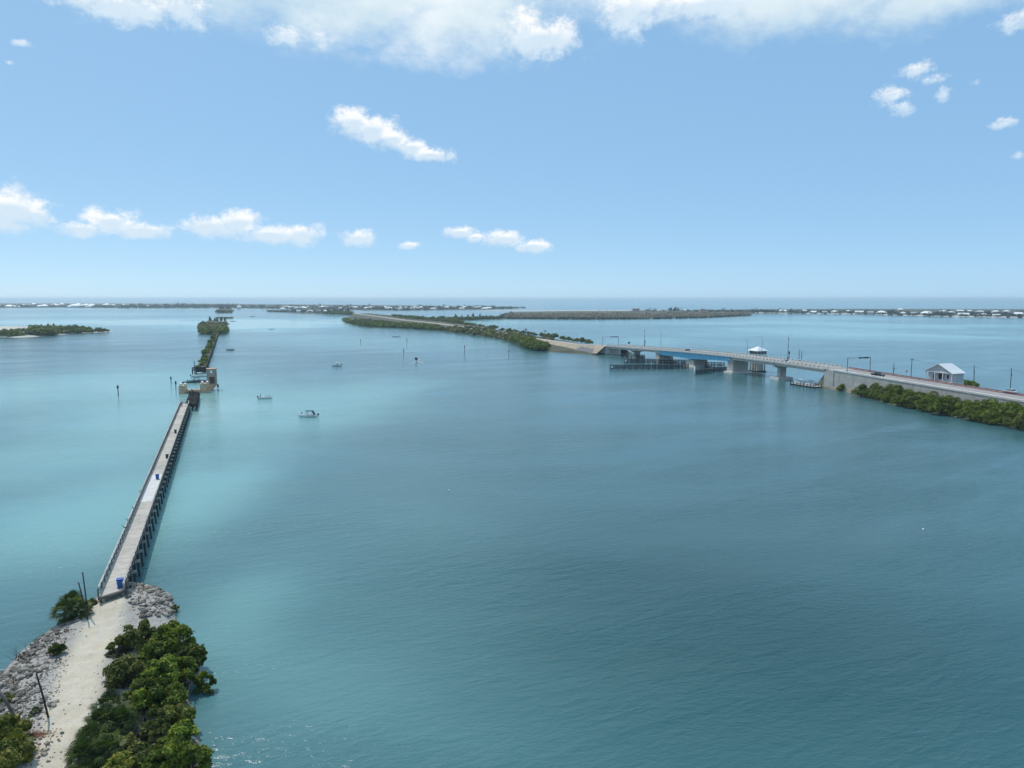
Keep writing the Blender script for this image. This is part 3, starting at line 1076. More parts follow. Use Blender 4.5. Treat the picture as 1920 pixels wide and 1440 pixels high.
# people: one continuous skinned body, clothing colours by height
def person_mesh(pose='stand'):
    me = bpy.data.meshes.new('person')
    if pose == 'stand':
        v = [(0, 0, .95), (0, 0, 1.18), (.01, 0, 1.40), (.02, 0, 1.52), (.03, 0, 1.64), (.03, 0, 1.74),
             (0, .10, .90), (.03, .12, .50), (0, .13, .08), (.14, .14, .03), (0, -.10, .90), (-.02, -.12, .50), (-.06, -.13, .08), (.08, -.14, .03),
             (0, .18, 1.40), (.02, .25, 1.14), (.20, .22, 1.02), (.28, .20, 1.04), (0, -.18, 1.40), (-.02, -.25, 1.14), (.16, -.24, .98), (.24, -.22, .98)]
    else:
        v = [(0, 0, .50), (.0, 0, .74), (.04, 0, .96), (.06, 0, 1.08), (.08, 0, 1.20), (.08, 0, 1.30),
             (.04, .10, .48), (.42, .13, .50), (.44, .13, .08), (.56, .14, .03), (.04, -.10, .48), (.42, -.13, .50), (.44, -.13, .08), (.56, -.14, .03),
             (.03, .18, .96), (.08, .25, .72), (.28, .20, .66), (.36, .18, .68), (.03, -.18, .96), (.08, -.25, .72), (.28, -.20, .66), (.36, -.18, .68)]
    e = [(0, 1), (1, 2), (2, 3), (3, 4), (4, 5), (0, 6), (6, 7), (7, 8), (8, 9), (0, 10), (10, 11), (11, 12), (12, 13), (2, 14), (14, 15), (15, 16), (16, 17), (2, 18), (18, 19), (19, 20), (20, 21)]
    rad = [.14, .13, .15, .055, .095, .085, .09, .065, .045, .04, .09, .065, .045, .04, .06, .045, .035, .035, .06, .045, .035, .035]
    me.from_pydata(v, e, [])
    me.update()
    return me, rad


def cloth_mat(name, shirt, shorts, zs=(.50, .88, 1.46, 1.66)):
    m, nt, b = new_mat(name)
    tcn = N(nt, 'ShaderNodeTexCoord')
    sp = N(nt, 'ShaderNodeSeparateXYZ'); nt.links.new(tcn.outputs['Object'], sp.inputs[0])
    skin = (.42, .24, .16)
    c = mixc(nt, ramp(nt, sp.outputs[2], zs[0] - .01, zs[0] + .01), skin, shorts)
    c = mixc(nt, ramp(nt, sp.outputs[2], zs[1] - .01, zs[1] + .01), c, shirt)
    c = mixc(nt, ramp(nt, sp.outputs[2], zs[2] - .01, zs[2] + .01), c, skin)
    c = mixc(nt, ramp(nt, sp.outputs[2], zs[3] - .01, zs[3] + .01), c, (.03, .02, .015))
    nt.links.new(c, b.inputs['Base Color'])
    b.inputs['Roughness'].default_value = .8
    return m


def person(loc, rz, shirt, shorts, label, pose='stand', group=None):
    me, rad = person_mesh(pose)
    me.materials.append(cloth_mat('clothes', shirt, shorts, (.50, .88, 1.46, 1.66) if pose == 'stand' else (.30, .52, 1.02, 1.22)))
    o = obj('person', me, None, loc, rz)
    sk = o.modifiers.new('skin', 'SKIN')
    for i, sv in enumerate(me.skin_vertices[0].data if me.skin_vertices else []):
        sv.radius = (rad[i], rad[i])
        sv.use_root = i == 0
    o.modifiers.new('smooth', 'SUBSURF').levels = 1
    o.modifiers['smooth'].render_levels = 1
    return tag(o, label, 'person', group)


def add_person(*a, **k):
    o = person(*a, **k)
    if not o.data.skin_vertices:
        bpy.context.view_layer.objects.active = o
        import bmesh
        bm = bmesh.new(); bm.from_mesh(o.data)
        bm.verts.layers.skin.verify()
        bm.to_mesh(o.data); bm.free()
        _, rad = person_mesh()
        for i, sv in enumerate(o.data.skin_vertices[0].data):
            sv.radius = (rad[i], rad[i])
            sv.use_root = i == 0
    return o


add_person(pw(170, 1.0, PZ), PRZ + 1.4, (.45, .06, .05), (.05, .06, .09), 'person in a red top at the left rail of the pier end')
add_person(pw(171.5, -.95, PZ), PRZ - 1.2, (.03, .03, .04), (.04, .04, .05), 'person in dark clothes at the right rail of the pier end')
add_person(pw(169.0, .55, PZ), PRZ + 1.0, (.10, .12, .22), (.15, .14, .12), 'person in a dark blue top beside the red top at the pier end')


def bird_mesh():
    mb = MB()
    rings = []
    for (x, z, r) in ((-.34, .10, .02), (-.2, .16, .07), (-.02, .22, .12), (.14, .32, .10), (.2, .44, .05), (.22, .56, .045), (.26, .62, .055), (.33, .62, .03), (.46, .58, .008)):
        rings.append([(x + .3 * r * math.cos(t) * (0 if x > .25 else 1), r * math.sin(t), z + r * math.cos(t)) for t in [2 * PI * k / 8 for k in range(8)]])
    mb.loft(rings)
    for s in (-.04, .04):
        mb.tube([(0, s, 0), (0, s, .14)], .012, 5)
    return mb.mesh('perched_bird', 'black', True)


bme = bird_mesh()
for k, (x, z) in enumerate(((24.5, 1.09), (28.5, 1.09), (36, 1.09), (47, 1.09))):
    o = obj('perched_bird', bme, None, pw(x, HW + .05, PZ + z), PRZ + 1.2 + k, .8)
    tag(o, 'dark bird perched on the left pier rail, %s one from the spit' % ordinal(k + 1), 'bird', 'birds on the left pier rail')

# ------------------------------------------------------------------ remains of the old swing bridge
sw = empty('bridge_abutment', at(343, 738), PRZ, 'tan concrete bridge abutment block with two raised pads, left of the old trestle', 'abutment')


def block(e, L, Wd, H, pads):
    MB().hexa([(0, -Wd / 2, -1.5), (L, -Wd / 2, -1.5), (L, Wd / 2, -1.5), (0, Wd / 2, -1.5)], [(.1, -Wd / 2 + .1, H), (L - .1, -Wd / 2 + .1, H), (L - .1, Wd / 2 - .1, H), (.1, Wd / 2 - .1, H)]).build('block', 'concrete_old', e)
    for (x0, x1, y0, y1, h) in pads:
        MB().box(x0, x1, y0, y1, H, H + h).build('pad', 'concrete_pale', e)


block(sw, 4.2, 3.3, 3.3, [(.3, 3.6, -1.3, -.55, .9), (.3, 3.6, .35, 1.2, .9)])
MB().box(.8, 3.2, -4.2, -1.65, -1.5, 1.3).build('footing_wall', 'concrete_old', sw)
sw2 = empty('bridge_abutment', at(384, 736.5), PRZ, 'tan concrete bridge abutment block with raised pads, beside the ruined tower', 'abutment')
block(sw2, 4.6, 3.6, 3.9, [(.3, 3.9, -1.5, -.7, .8), (.3, 3.9, .4, 1.3, .8)])
MB().box(.8, 3.4, 1.8, 4.2, -1.5, 1.4).build('footing_wall', 'concrete_old', sw2)
tw = empty('bridge_tender_tower', at(398, 731.5), PRZ - R(2), 'roofless two-storey bridge tender tower with dark window opening on slanted concrete bracket', 'tower')
MB().hexa([(-.4, 1.0, -1.5), (3.2, 1.0, -1.5), (3.2, 2.4, -1.5), (-.4, 2.4, -1.5)], [(-.2, -2.1, 2.4), (3.6, -2.1, 2.4), (3.6, 2.2, 2.4), (-.2, 2.2, 2.4)]).build('bracket', 'concrete_old', tw)
T0, T1, TY0, TY1 = -.2, 3.6, -2.0, 2.0
ZB, ZT = 2.4, 9.3


def wall_holes(axis, at0, th, u0, u1, z0, z1, holes):
    """a wall slab with rectangular openings, from boxes butted end to end"""
    mb = MB()
    us = sorted({u0, u1} | {h[0] for h in holes} | {h[1] for h in holes})
    for a, b in zip(us[:-1], us[1:]):
        hs = sorted([h for h in holes if h[0] < (a + b) / 2 < h[1]], key=lambda h: h[2])
        z = z0
        for h in hs + [(0, 0, z1, z1)]:
            if h[2] > z:
                if axis == 'x':
                    mb.box(at0, at0 + th, a, b, z, h[2])
                else:
                    mb.box(a, b, at0, at0 + th, z, h[2])
            z = h[3]
    return mb


wall_holes('x', T0, .3, TY0, TY1, ZB + .002, ZT, [(-1.25, .95, 2.9, 5.9), (-.4, .5, 7.5, 8.7)]).build('front_wall', 'tower', tw)
wall_holes('x', T1 - .3, .3, TY0, TY1, ZB + .002, ZT - .4, [(-.7, .8, 6.8, 8.6)]).build('back_wall', 'tower', tw)
wall_holes('y', TY0, .3, T0 + .3, T1 - .3, ZB + .002, ZT - .2, [(1.2, 2.2, 3.4, 5.2)]).build('side_wall', 'tower', tw)
wall_holes('y', TY1 - .3, .3, T0 + .3, T1 - .3, ZB + .002, ZT - .3, [(1.2, 2.2, 3.4, 5.2)]).build('side_wall', 'tower', tw)
MB().box(T0 + .3, T1 - .3, TY0 + .3, TY1 - .3, 6.4, 6.6).build('floor', 'tower', tw)
for y in (-1.99, 1.59):
    MB().box(T0 - .12, T0 - .003, y, y + .4, ZB, ZT + .25).build('corner_pilaster', 'tower', tw)
MB().box(T0 - .1, T1 + .1, TY0 - .1, TY1 + .1, ZT + .002, ZT + .18).build('parapet_coping', 'concrete_old', tw)
MB().hexa([(.2, 1.4, -.4), (2.2, 1.2, -.5), (2.4, 3.2, -.5), (0, 3.4, -.4)], [(.3, 1.6, .5), (2.0, 1.5, .9), (1.8, 2.6, .7), (.4, 2.8, .4)]).build('rubble_block', 'concrete_old', tw)

old = empty('ruined_trestle', pw(PIER_L + 1.5, -1.5, 0), PRZ, 'ruined dark timber trestle bents between the pier end and the channel', 'trestle')
rr = random.Random(11)
for i in range(12):
    x = i * 3.0
    MB().box(x - .2, x + .2, -2.4, 1.8, 1.6 + .02 * i, 2.0 + .02 * i).build('bent_cap', 'timber_dark', old)
    for y in (-2.0, -.7, .6, 1.5):
        MB().tube([(x, y, -2), (x + rr.uniform(-.1, .1), y + rr.uniform(-.1, .1), 1.6 + .02 * i)], .18, 7).build('pile', 'timber_dark', old)
for y in (-1.8, -.9, .4, 1.2):
    MB().box(-1, 36, y - .16, y + .16, 2.25, 2.62).build('stringer', 'timber_dark', old)
for i in range(40):
    x = rr.uniform(0, 34); a = rr.uniform(-.5, .5)
    MB().hexa([(x, -2.1, 2.63), (x + .3, -2.1, 2.63), (x + .3 + a, 1.6, 2.63), (x + a, 1.6, 2.63)], [(x, -2.1, 2.8), (x + .3, -2.1, 2.8), (x + .3 + a, 1.6, 2.8), (x + a, 1.6, 2.8)]).build('tie', 'timber_dark', old)

for i in range(16):
    x = rr.uniform(24, 35); y = rr.uniform(-2.2, 1.6); a = rr.uniform(0, PI); L_ = rr.uniform(1.2, 2.6)
    MB().tube([(x, y, rr.uniform(2.6, 3.2)), (x + math.cos(a) * L_, y + math.sin(a) * L_, rr.uniform(2.7, 4.4))], [.17, .13], 6).build('broken_timber', 'timber_dark', old)
fd = empty('channel_fender', at(376, 700, 0), PRZ + PI / 2, 'dark timber fender beams across the old channel beyond the moored boats', 'fender')
for k, (dx, zz) in enumerate(((0, 1.6), (3.4, 2.4))):
    MB().box(-4.2, 4.2, dx * -1 - .25, dx * -1 + .25, zz, zz + .7).build('beam', 'timber_dark', fd)
    for x in (-4, -2, 0, 2, 4):
        MB().tube([(x, -dx, -2), (x, -dx, zz + .72)], .25, 7).build('pile', 'timber_dark', fd)
MB().tube([(2.8, 1, -2), (2.8, 1, 7.0)], [.22, .17], 7).build('mooring_pole', 'timber_dark', fd)
fb = empty('channel_boom', at(365, 718.5, 0), PRZ + PI / 2, 'low dark timber boom floating across the channel before the moored boats', 'boom')
MB().box(-5, 5.4, -.3, .3, .2, .9).build('beam', 'timber_dark', fb)
for x in (-4, 0, 4):
    MB().tube([(x, 0, -2), (x, 0, 1.1)], .22, 7).build('pile', 'timber_dark', fb)

# overgrown stretch of trestle beyond the channel
OA = at(377, 697.5)
OB = at(406, 627)
OL = (OB - OA).length
OR_ = math.atan2((OB - OA).y, (OB - OA).x)
og = empty('overgrown_trestle', OA, OR_, 'old railway trestle overgrown with scrub, leading to the round green island', 'trestle')
seg = 9.0
for i in range(int(OL / seg)):
    MB().box(i * seg + .04, (i + 1) * seg - .04, -1.9, 2.1, 2.0, 2.7).build('deck_section', 'land', og)
    MB().box(i * seg, (i + 1) * seg - .1, -2.5, -1.95, .9, 2.5).build('side_strip', 'timber_dark', og)  # dark strip along the right side only
    for xx in (0, 4.5):
        for y in (-2.3, 0, 1.8):
            MB().tube([(i * seg + xx, y, -2), (i * seg + xx, y, 1.99)], .28, 6).build('pile', 'timber_dark', og)


# ------------------------------------------------------------------ the road bridge
def pj(p):
    zz = p[2] - CAM_H
    dep = p[1] * CT - zz * ST
    return 960 + F * p[0] / dep, 720 - F * (p[1] * ST + zz * CT) / dep


def find_x(px, y):
    lo, hi = -200.0, 330.0
    for _ in range(50):
        m = (lo + hi) / 2
        if pj(bw(m, y, zd(m)))[0] > px:
            lo = m
        else:
            hi = m
    return lo


bridge = empty('road_bridge', BR0, BRZ, 'long concrete road bridge with blue steel swing span crossing the bay', 'bridge')


def strip(name, mat, x0, x1, y0, y1, d0, d1, parent=bridge, step=12.0):
    """a bar that follows the road profile; d0, d1 are heights relative to the deck"""
    n = max(1, int(round((x1 - x0) / step)))
    rings = []
    for i in range(n + 1):
        x = x0 + (x1 - x0) * i / n
        z = zd(x)
        rings.append([(x, y0, z + d0), (x, y1, z + d0), (x, y1, z + d1), (x, y0, z + d1)])
    return MB().loft(rings).build(name, mat, parent)


XE, XD, XC, XB = 33.5, 66.0, 104.0, 138.0
XB2 = 172.0
spans = [(0, XE), (XE, XD), (XB, XB2), (XB2, BL)]
for (a, b) in spans:
    strip('deck_span', 'concrete', a + .06, b - .06, -ROADW, 0, -.55, -.05)
    for y in (-.9, -4.1, -7.4, -10.6):
        strip('girder', 'concrete', a + .3, b - .3, y - .35, y + .35, -1.75, -.552)
strip('swing_deck', 'concrete', XD + .1, XB - .1, -ROADW, 0, -.4, -.05)
# blue plate girders, deepest over the pivot pier
for y, nm in ((-.35, 'blue_girder'), (-ROADW + .35, 'blue_girder')):
    rings = []
    for i in range(15):
        x = XD + .2 + (XB - XD - .4) * i / 14
        u = 1 - abs(x - XC) / ((XB - XD) / 2)
        dpt = 2.2 + 1.3 * max(0, u) ** 1.5
        rings.append([(x, y - .12, zd(x) - .45 - dpt), (x, y + .12, zd(x) - .45 - dpt), (x, y + .12, zd(x) - .42), (x, y - .12, zd(x) - .42)])
    g = MB().loft(rings).build(nm, 'blue_steel', bridge)
    fl = []
    for r in rings:
        x, z = r[0][0], r[0][2]
        fl.append([(x, y - .35, z - .1), (x, y + .35, z - .1), (x, y + .35, z - .002), (x, y - .35, z - .002)])
    MB().loft(fl).build('flange', 'blue_steel', g)
    for i in range(36):
        x = XD + 1.2 + (XB - XD - 2.4) * i / 35
        u = 1 - abs(x - XC) / ((XB - XD) / 2)
        dpt = 2.2 + 1.3 * max(0, u) ** 1.5
        s = 1 if y > -3 else -1
        MB().box(x - .06, x + .06, min(y + s * .122, y + s * .34), max(y + s * .122, y + s * .34), zd(x) - .4 - dpt, zd(x) - .43).build('stiffener', 'blue_steel', g)
for i in range(12):
    x = XD + 3 + (XB - XD - 6) * i / 11
    MB().box(x - .2, x + .2, -ROADW + .5, -.5, zd(x) - 1.5, zd(x) - .43).build('floor_beam', 'blue_steel', bridge)
# kerb parapets, posts and rails on both sides
pm_ = MB().box(-.27, .27, -.14, .14, 0, .42).mesh('rail_post', 'timber_dark')
cuts = [0, XE, XD, XB, XB2, BL]
for y in (-.22, -ROADW + .22):
    for a, b in zip(cuts[:-1], cuts[1:]):
        strip('parapet', 'concrete_pale', a + .07, b - .07, y - .2, y + .2, -.048, .62)
        strip('rail', 'concrete_pale', a + .07, b - .07, y - .10, y + .10, 1.042, 1.16)
    n = int(BL / 2.6)
    for i in range(n):
        x = (i + .5) * BL / n
        obj('rail_post', pm_, bridge, (x, y, zd(x) + .621))
strip('road_surface', 'asphalt', 0, BL, -ROADW + .43, -.43, -.046, .0)
strip('centre_line', 'signyellow', 0, BL, -ROADW / 2 - .1, -ROADW / 2 + .1, -.03, .005)


def wall_pier(x, t, y0, y1, foot, capw=0.0):
    z = zd(x) - 1.8
    p = MB().box(x - t / 2, x + t / 2, y0, y1, 1.02, z - .8).build('pier', 'concrete', bridge)
    MB().hexa([(x - t / 2 - .1, y0 - .1, z - .798), (x + t / 2 + .1, y0 - .1, z - .798), (x + t / 2 + .1, y1 + .1, z - .798), (x - t / 2 - .1, y1 + .1, z - .798)],
              [(x - t / 2 - .5 - capw, y0 - .9, z), (x + t / 2 + .5 + capw, y0 - .9, z), (x + t / 2 + .5 + capw, y1 + .6, z), (x - t / 2 - .5 - capw, y1 + .6, z)]).build('pier_cap', 'concrete', p)
    MB().box(x - t / 2 - foot, x + t / 2 + foot, y0 - foot, y1 + foot, -1.5, 1.0).build('footing', 'concrete_pale', p)
    return p


wall_pier(XD + 1.0, 4.2, -10.8, -.5, 1.4)
p_ = MB().box(XC - 3.6, XC + 3.6, -10.4, -1.0, 1.22, zd(XC) - 4.5).build('pivot_pier', 'concrete', bridge)
MB().tube([(XC, -5.7, zd(XC) - 4.498), (XC, -5.7, zd(XC) - 4.05)], 3.4, 20).build('pivot_bearing', 'darksteel', p_)
MB().box(XC - 5.0, XC + 5.0, -11.8, .4, -1.5, 1.2).build('footing', 'concrete_pale', p_)
wall_pier(XB + .5, 4.0, -10.8, -.5, 1.2)
for x in (XE, XB2):
    z = zd(x) - 1.8
    p_ = MB().box(x - .9, x + .9, -7.6, -3.6, 1.32, z - 1.3).build('pier', 'concrete', bridge)
    MB().prism([(-11.0, z - .1), (-11.0, z - .5), (-8.0, z - 1.302), (-3.2, z - 1.302), (-.4, z - .5), (-.4, z - .1)], 'x', x - 1.1, x + 1.1).build('hammerhead_cap', 'concrete', p_)
    MB().box(x - 3.0, x + 3.0, -10.2, -1.0, -1.5, 1.3).build('footing', 'concrete_pale', p_)
# abutments
MB().box(-5.6, -.06, -ROADW - .2, .5, -1, zd(-3) - 1.0).build('abutment', 'concrete', bridge)
MB().box(-5.6, -1.2, -ROADW - .2, .502, zd(-3) - .998, zd(-3) + .0).build('abutment_backwall', 'concrete', bridge)
MB().box(-1.6, .9, -.45, .35, zd(0) + .003, zd(0) + 1.35).build('end_block', 'concrete_pale', bridge)
MB().box(BL + .06, BL + 2.2, -ROADW - .2, .4, -1, zd(BL) - .06).build('abutment', 'concrete_pale', bridge)
MB().hexa([(BL + 2.2, -.1, -.6), (BL + 12, 3.6, -.6), (BL + 12, 4.0, -.6), (BL + 2.2, .4, -.6)],
          [(BL + 2.2, -.1, zd(BL) - .1), (BL + 9, .3, zd(BL + 9) - .2), (BL + 9, .7, zd(BL + 9) - .2), (BL + 2.2, .4, zd(BL) - .1)]).build('wing_wall', 'concrete_pale', bridge)
MB().hexa([(BL + 2.2, -ROADW - .2, -.6), (BL + 12, -ROADW - 2.8, -.6), (BL + 12, -ROADW - 2.4, -.6), (BL + 2.2, -ROADW + .2, -.6)],
          [(BL + 2.2, -ROADW - .2, zd(BL) - .1), (BL + 9, -ROADW - .4, 5.6), (BL + 9, -ROADW, 5.6), (BL + 2.2, -ROADW + .2, zd(BL) - .1)]).build('wing_wall', 'concrete_pale', bridge)
# block-mat slope and rock toe beside the far abutment
rv = [[bw(BL + a, 1.0 if a < 14 else .6, zd(BL + a) - .45), bw(BL + a, 7.5 + .06 * a, .75)] for a in (3, 10, 18, 27, 36)]
structure(MB().loft(rv, closed=False).build('revetment', 'revet'))

# retaining wall and road of the causeway on the right
rwall = empty('retaining_wall', BR0, BRZ, 'long grey concrete retaining wall carrying the causeway road behind the mangroves', 'wall')
x = -5.7
while x > -188:
    b = x - 11.9
    strip('wall_panel', 'concrete', b + .05, x, -.35, .3, -8.2 + (0 if x > -30 else .3), -.12, rwall, 6)
    strip('coping', 'concrete_pale', b + .03, x - .02, -.55, .5, -.118, .55, rwall, 6)
    x = b
rs_ = []
for nm, mt, y0, y1, d in (('road', 'asphalt', -ROADW, -.56, .0), ('footpath', 'brickpath', -ROADW - 4.2, -ROADW - .9, .02), ('road_marking', 'white', -1.5, -1.3, .006), ('road_marking', 'signyellow', -ROADW / 2 - .1, -ROADW / 2 + .1, .006), ('road_marking', 'white', -ROADW + .4, -ROADW + .6, .006)):
    rows = []
    for i in range(20):
        x = -.2 - 188 * i / 19
        rows.append([bw(x, y1, zd(x) + d), bw(x, y0, zd(x) + d)])
    structure(MB().loft(rows, closed=False).build(nm, mt))
gl = empty('guard_rail', BR0, BRZ, 'low rusty guard rail along the far side of the causeway road', 'guard rail')
strip('rail', 'brickpath', -186, -2, -ROADW - .75, -ROADW - .65, .45, .78, gl)
gp = MB().box(-.08, .08, -.06, .06, -.3, .8).mesh('post', 'timber')
for i in range(46):
    x = -2 - i * 4
    obj('post', gp, gl, (x, -ROADW - .58, zd(x)))


# fenders of the navigation channel
def fender(name, p0, p1, h, label, rails=4, lamp=True):
    d = p1 - p0
    L = d.length
    e = empty(name, p0, math.atan2(d.y, d.x), label, 'fender', 'timber fenders of the navigation channel')
    n = int(L / 1.7)
    pmf = MB().tube([(0, 0, -2), (0, 0, h + .35)], [.24, .2], 7).mesh('pile', 'fender', True)
    for i in range(n + 1):
        obj('pile', pmf, e, (i * L / n, .34, 0))
    for k in range(rails):
        z = .25 + (h - .55) * k / (rails - 1)
        MB().box(0, L, -.1, .1, z, z + .42).build('wale', 'fender', e)
    MB().box(0, L, -.55, .09, h - .0, h + .1).build('walkway', 'timber', e)
    pb = MB().tube([(0, 0, -2), (0, 0, h - .02)], [.2, .18], 7).mesh('back_pile', 'fender', True)
    for i in range(n // 2 + 1):
        obj('back_pile', pb, e, (min(i * 2 * L / n + .9, L - .2), -.36, 0))
    if lamp:
        MB().box(.2, 1.5, -.95, -.77, h - 1.6, h - .5).build('number_board', 'white', e)
        MB().tube([(.3, 0, h), (.3, 0, h + 2.2)], .07, 6).build('lamp_post', 'darksteel', e)
    return e


fender('channel_fender', at(1144, 692.5), at(1291, 691.5), 2.5, 'long dark timber channel fender nearest the camera, running left from the pivot pier')
fender('channel_fender', at(1171, 680.5), at(1289, 683), 2.6, 'dark timber channel fender just behind the longest one')
fender('channel_fender', at(1174, 671.5), at(1208, 672.5), 2.4, 'short dark timber fender farthest back beneath the concrete span', 3, False)
fender('channel_fender', at(1303, 702), at(1362, 696.5), 2.4, 'dark timber fender with white end post beside the right channel pier', 4, False)
fender('channel_fender', at(1322, 690), at(1358, 690.5), 3.2, 'dark timber fender under the blue span between the two channel piers', 4, False)
ep = obj('fender_post', MB().tube([(0, 0, -2), (0, 0, 4.3)], [.42, .38], 10).mesh('fender_post', 'white', True), None, at(1302, 702.6))
tag(ep, 'white steel post at the end of the fender near the right channel pier', 'post')

# bridge tender house on its column tower
thp = at(1413, 698.5) + Vector((4, 6, 0))
th_ = empty('bridge_tender_house', thp, BRZ, 'white hip-roofed bridge tender house with window band on columns behind the bridge', 'house')
fz = zd(60) - .3
for x in (-3.6, -1.2, 1.2, 3.6):
    for y in (-3.4, 3.4):
        MB().box(x - .4, x + .4, y - .4, y + .4, -1.5, fz - .4).build('column', 'concrete', th_)
MB().box(-2.4, 2.4, -2.2, 2.2, -1.5, fz - .4).build('core_wall', 'concrete', th_)
MB().box(-4.6, 4.6, -4.4, 4.4, -1.0, .6).build('footing', 'timber_dark', th_)
for z in (2.4, 4.8):
    MB().box(-4.1, 4.1, 3.42, 3.62, z, z + .35).build('brace', 'concrete', th_)
MB().box(-4.7, 4.7, -4.5, 4.5, fz - .398, fz).build('floor', 'concrete_pale', th_)
MB().box(-4.3, 4.3, -4.1, 4.1, fz + .002, fz + .9).build('wall', 'whitewall', th_)
MB().box(-4.2, 4.2, -4.0, 4.0, fz + .902, fz + 2.6).build('glazing', 'glass', th_)
for k in range(7):
    for y in (-4.06, 4.06):
        MB().box(-4.3 + k * 1.4 - .1, -4.3 + k * 1.4 + .1 if k else -4.1, y - .05, y + .05, fz + .902, fz + 2.6).build('mullion', 'white', th_)
    for x in (-4.26, 4.26):
        MB().box(x - .05, x + .05, -4.0 + k * 1.333 - .1, -4.0 + k * 1.333 + .1, fz + .902, fz + 2.6).build('mullion', 'white', th_)
th_.scale = (.76, .76, 1.0)
MB().add([(-5.4, -5.2, fz + 2.602), (5.4, -5.2, fz + 2.602), (5.4, 5.2, fz + 2.602), (-5.4, 5.2, fz + 2.602), (-5.4, -5.2, fz + 2.8), (5.4, -5.2, fz + 2.8), (5.4, 5.2, fz + 2.8), (-5.4, 5.2, fz + 2.8), (-.9, 0, fz + 4.9), (.9, 0, fz + 4.9)],
         [(3, 2, 1, 0), (0, 1, 5, 4), (1, 2, 6, 5), (2, 3, 7, 6), (3, 0, 4, 7), (4, 5, 9, 8), (6, 7, 8, 9), (5, 6, 9), (7, 4, 8)]).build('roof', 'roof_metal', th_)


# poles, gates, gantries and signs along the road
def street_light(px, y, h, label, arm=2.0):
    x = find_x(px, y)
    e = empty('street_light', bw(x, y, zd(x)), BRZ, label, 'street light', 'street lights on the bridge')
    MB().tube([(0, 0, 0), (0, 0, h * .6), (0, 0, h)], [.13, .1, .07], 7).build('pole', 'galv', e)
    MB().tube([(0, 0, h), (0, arm * .5, h + .35), (0, arm, h + .4)], .05, 6).build('arm', 'galv', e)
    MB().hexa([(-.12, arm, h + .33), (.12, arm, h + .33), (.09, arm + .7, h + .33), (-.09, arm + .7, h + .33)], [(-.1, arm, h + .48), (.1, arm, h + .48), (.06, arm + .7, h + .42), (-.06, arm + .7, h + .42)]).build('lamp_head', 'galv', e)


street_light(1239, -ROADW - .3, 12.5, 'tall thin street light on the far rail above the left end of the blue span')
street_light(1401, -ROADW - .3, 8.0, 'short street light just left of the tender house')
street_light(1428, -ROADW - .3, 10.5, 'street light standing in front of the tender house roof', 3.2)


def gate(px, y, h, label):
    x = find_x(px, y)
    e = empty('traffic_gate', bw(x, y, zd(x)), BRZ, label, 'traffic gate', 'raised traffic gates at the swing span')
    MB().box(-.35, .35, -.35, .35, 0, 1.5).build('gate_box', 'darksteel', e)
    MB().tube([(.1, 0, 1.2), (.15, 0, h * .5), (.2, 0, h)], [.16, .12, .07], 6).build('gate_arm', 'galv', e)
    for k in range(7):
        z = 2 + (h - 2.5) * k / 6
        MB().box(-.05, .42, -.22, -.14, z, z + .6).build('warning_panel', 'taillight' if k % 2 else 'white', e)
    MB().tube([(-1.0, .1, 0), (-1.0, .1, 4.6)], .12, 7).build('signal_post', 'darksteel', e)
    MB().box(-1.25, -.75, -.1, .3, 3.4, 4.7).build('signal_head', 'black', e)
    MB().tube([(-1.0, .1, 4.3), (.1, 0, 4.3)], .07, 6).build('cross_brace', 'darksteel', e)


gate(1208, -ROADW - .9, 13.0, 'raised traffic gate arm at the left end of the bridge')
gate(1477, -ROADW - .9, 12.5, 'raised traffic gate arm beside the white car')


def gantry(px, label, h=6.6, span=ROADW + 1.6):
    x = find_x(px, .3)
    e = empty('signal_gantry', bw(x, .3, zd(x)), BRZ, label, 'gantry', 'signal gantries over the road')
    for y in (0, -span):
        MB().tube([(0, y, -.3), (0, y, h)], [.2, .14], 8).build('post', 'galv', e)
    MB().tube([(0, 0, h - .25), (0, -span, h - .25)], .13, 7).build('beam', 'galv', e)
    for f in (.55, .72, .86):
        MB().box(-.2, .2, -span * f - .75, -span * f + .75, h - .65, h - .02).build('signal_head', 'black', e)


gantry(1588, 'signal gantry spanning the road above the right abutment')
gantry(1130, 'signal gantry spanning the road at the far left end of the bridge')
sx = find_x(1181, -1.0)
e = empty('road_sign', bw(sx, -.25, zd(sx) + 1.16), BRZ, 'small dark sign on the near parapet at the left end of the bridge', 'sign')
MB().tube([(0, 0, 0), (0, 0, 2.0)], .06, 6).build('post', 'galv', e)
MB().box(-.05, .05, -.7, .7, 1.5, 2.7).build('panel', 'darksteel', e)


def utility_pole(px, py, h, label, arm=True, z0=4.8, lean=0.0, drum=False):
    p = at(px, py, z0)
    e = empty('utility_pole', p, BRZ, label, 'utility pole', 'utility poles along the causeway')
    MB().tube([(-lean * 7, 0, -7), (0, 0, 0), (lean * h, 0, h)], [.19, .17, .12], 8).build('pole', 'timber', e)
    if arm:
        MB().box(lean * h - .06, lean * h + .06, -1.4, 1.4, h - .75, h - .6).build('crossarm', 'timber', e)
        for y in (-1.25, -.5, .5, 1.25):
            MB().tube([(lean * h, y, h - .6), (lean * h, y, h - .38)], .06, 6).build('insulator', 'galv', e)
    else:
        for z in (h - .3, h - 1.2, h - 2.1):
            MB().tube([(lean * h, 0, z), (lean * h, .5, z + .1)], .05, 6).build('insulator', 'galv', e)
        MB().tube([(lean * h, -.38, h - 3.2), (lean * h, -.38, h - 2.4)], .2, 8).build('transformer', 'galv', e)
    return p + Vector((0, 0, h - .5))


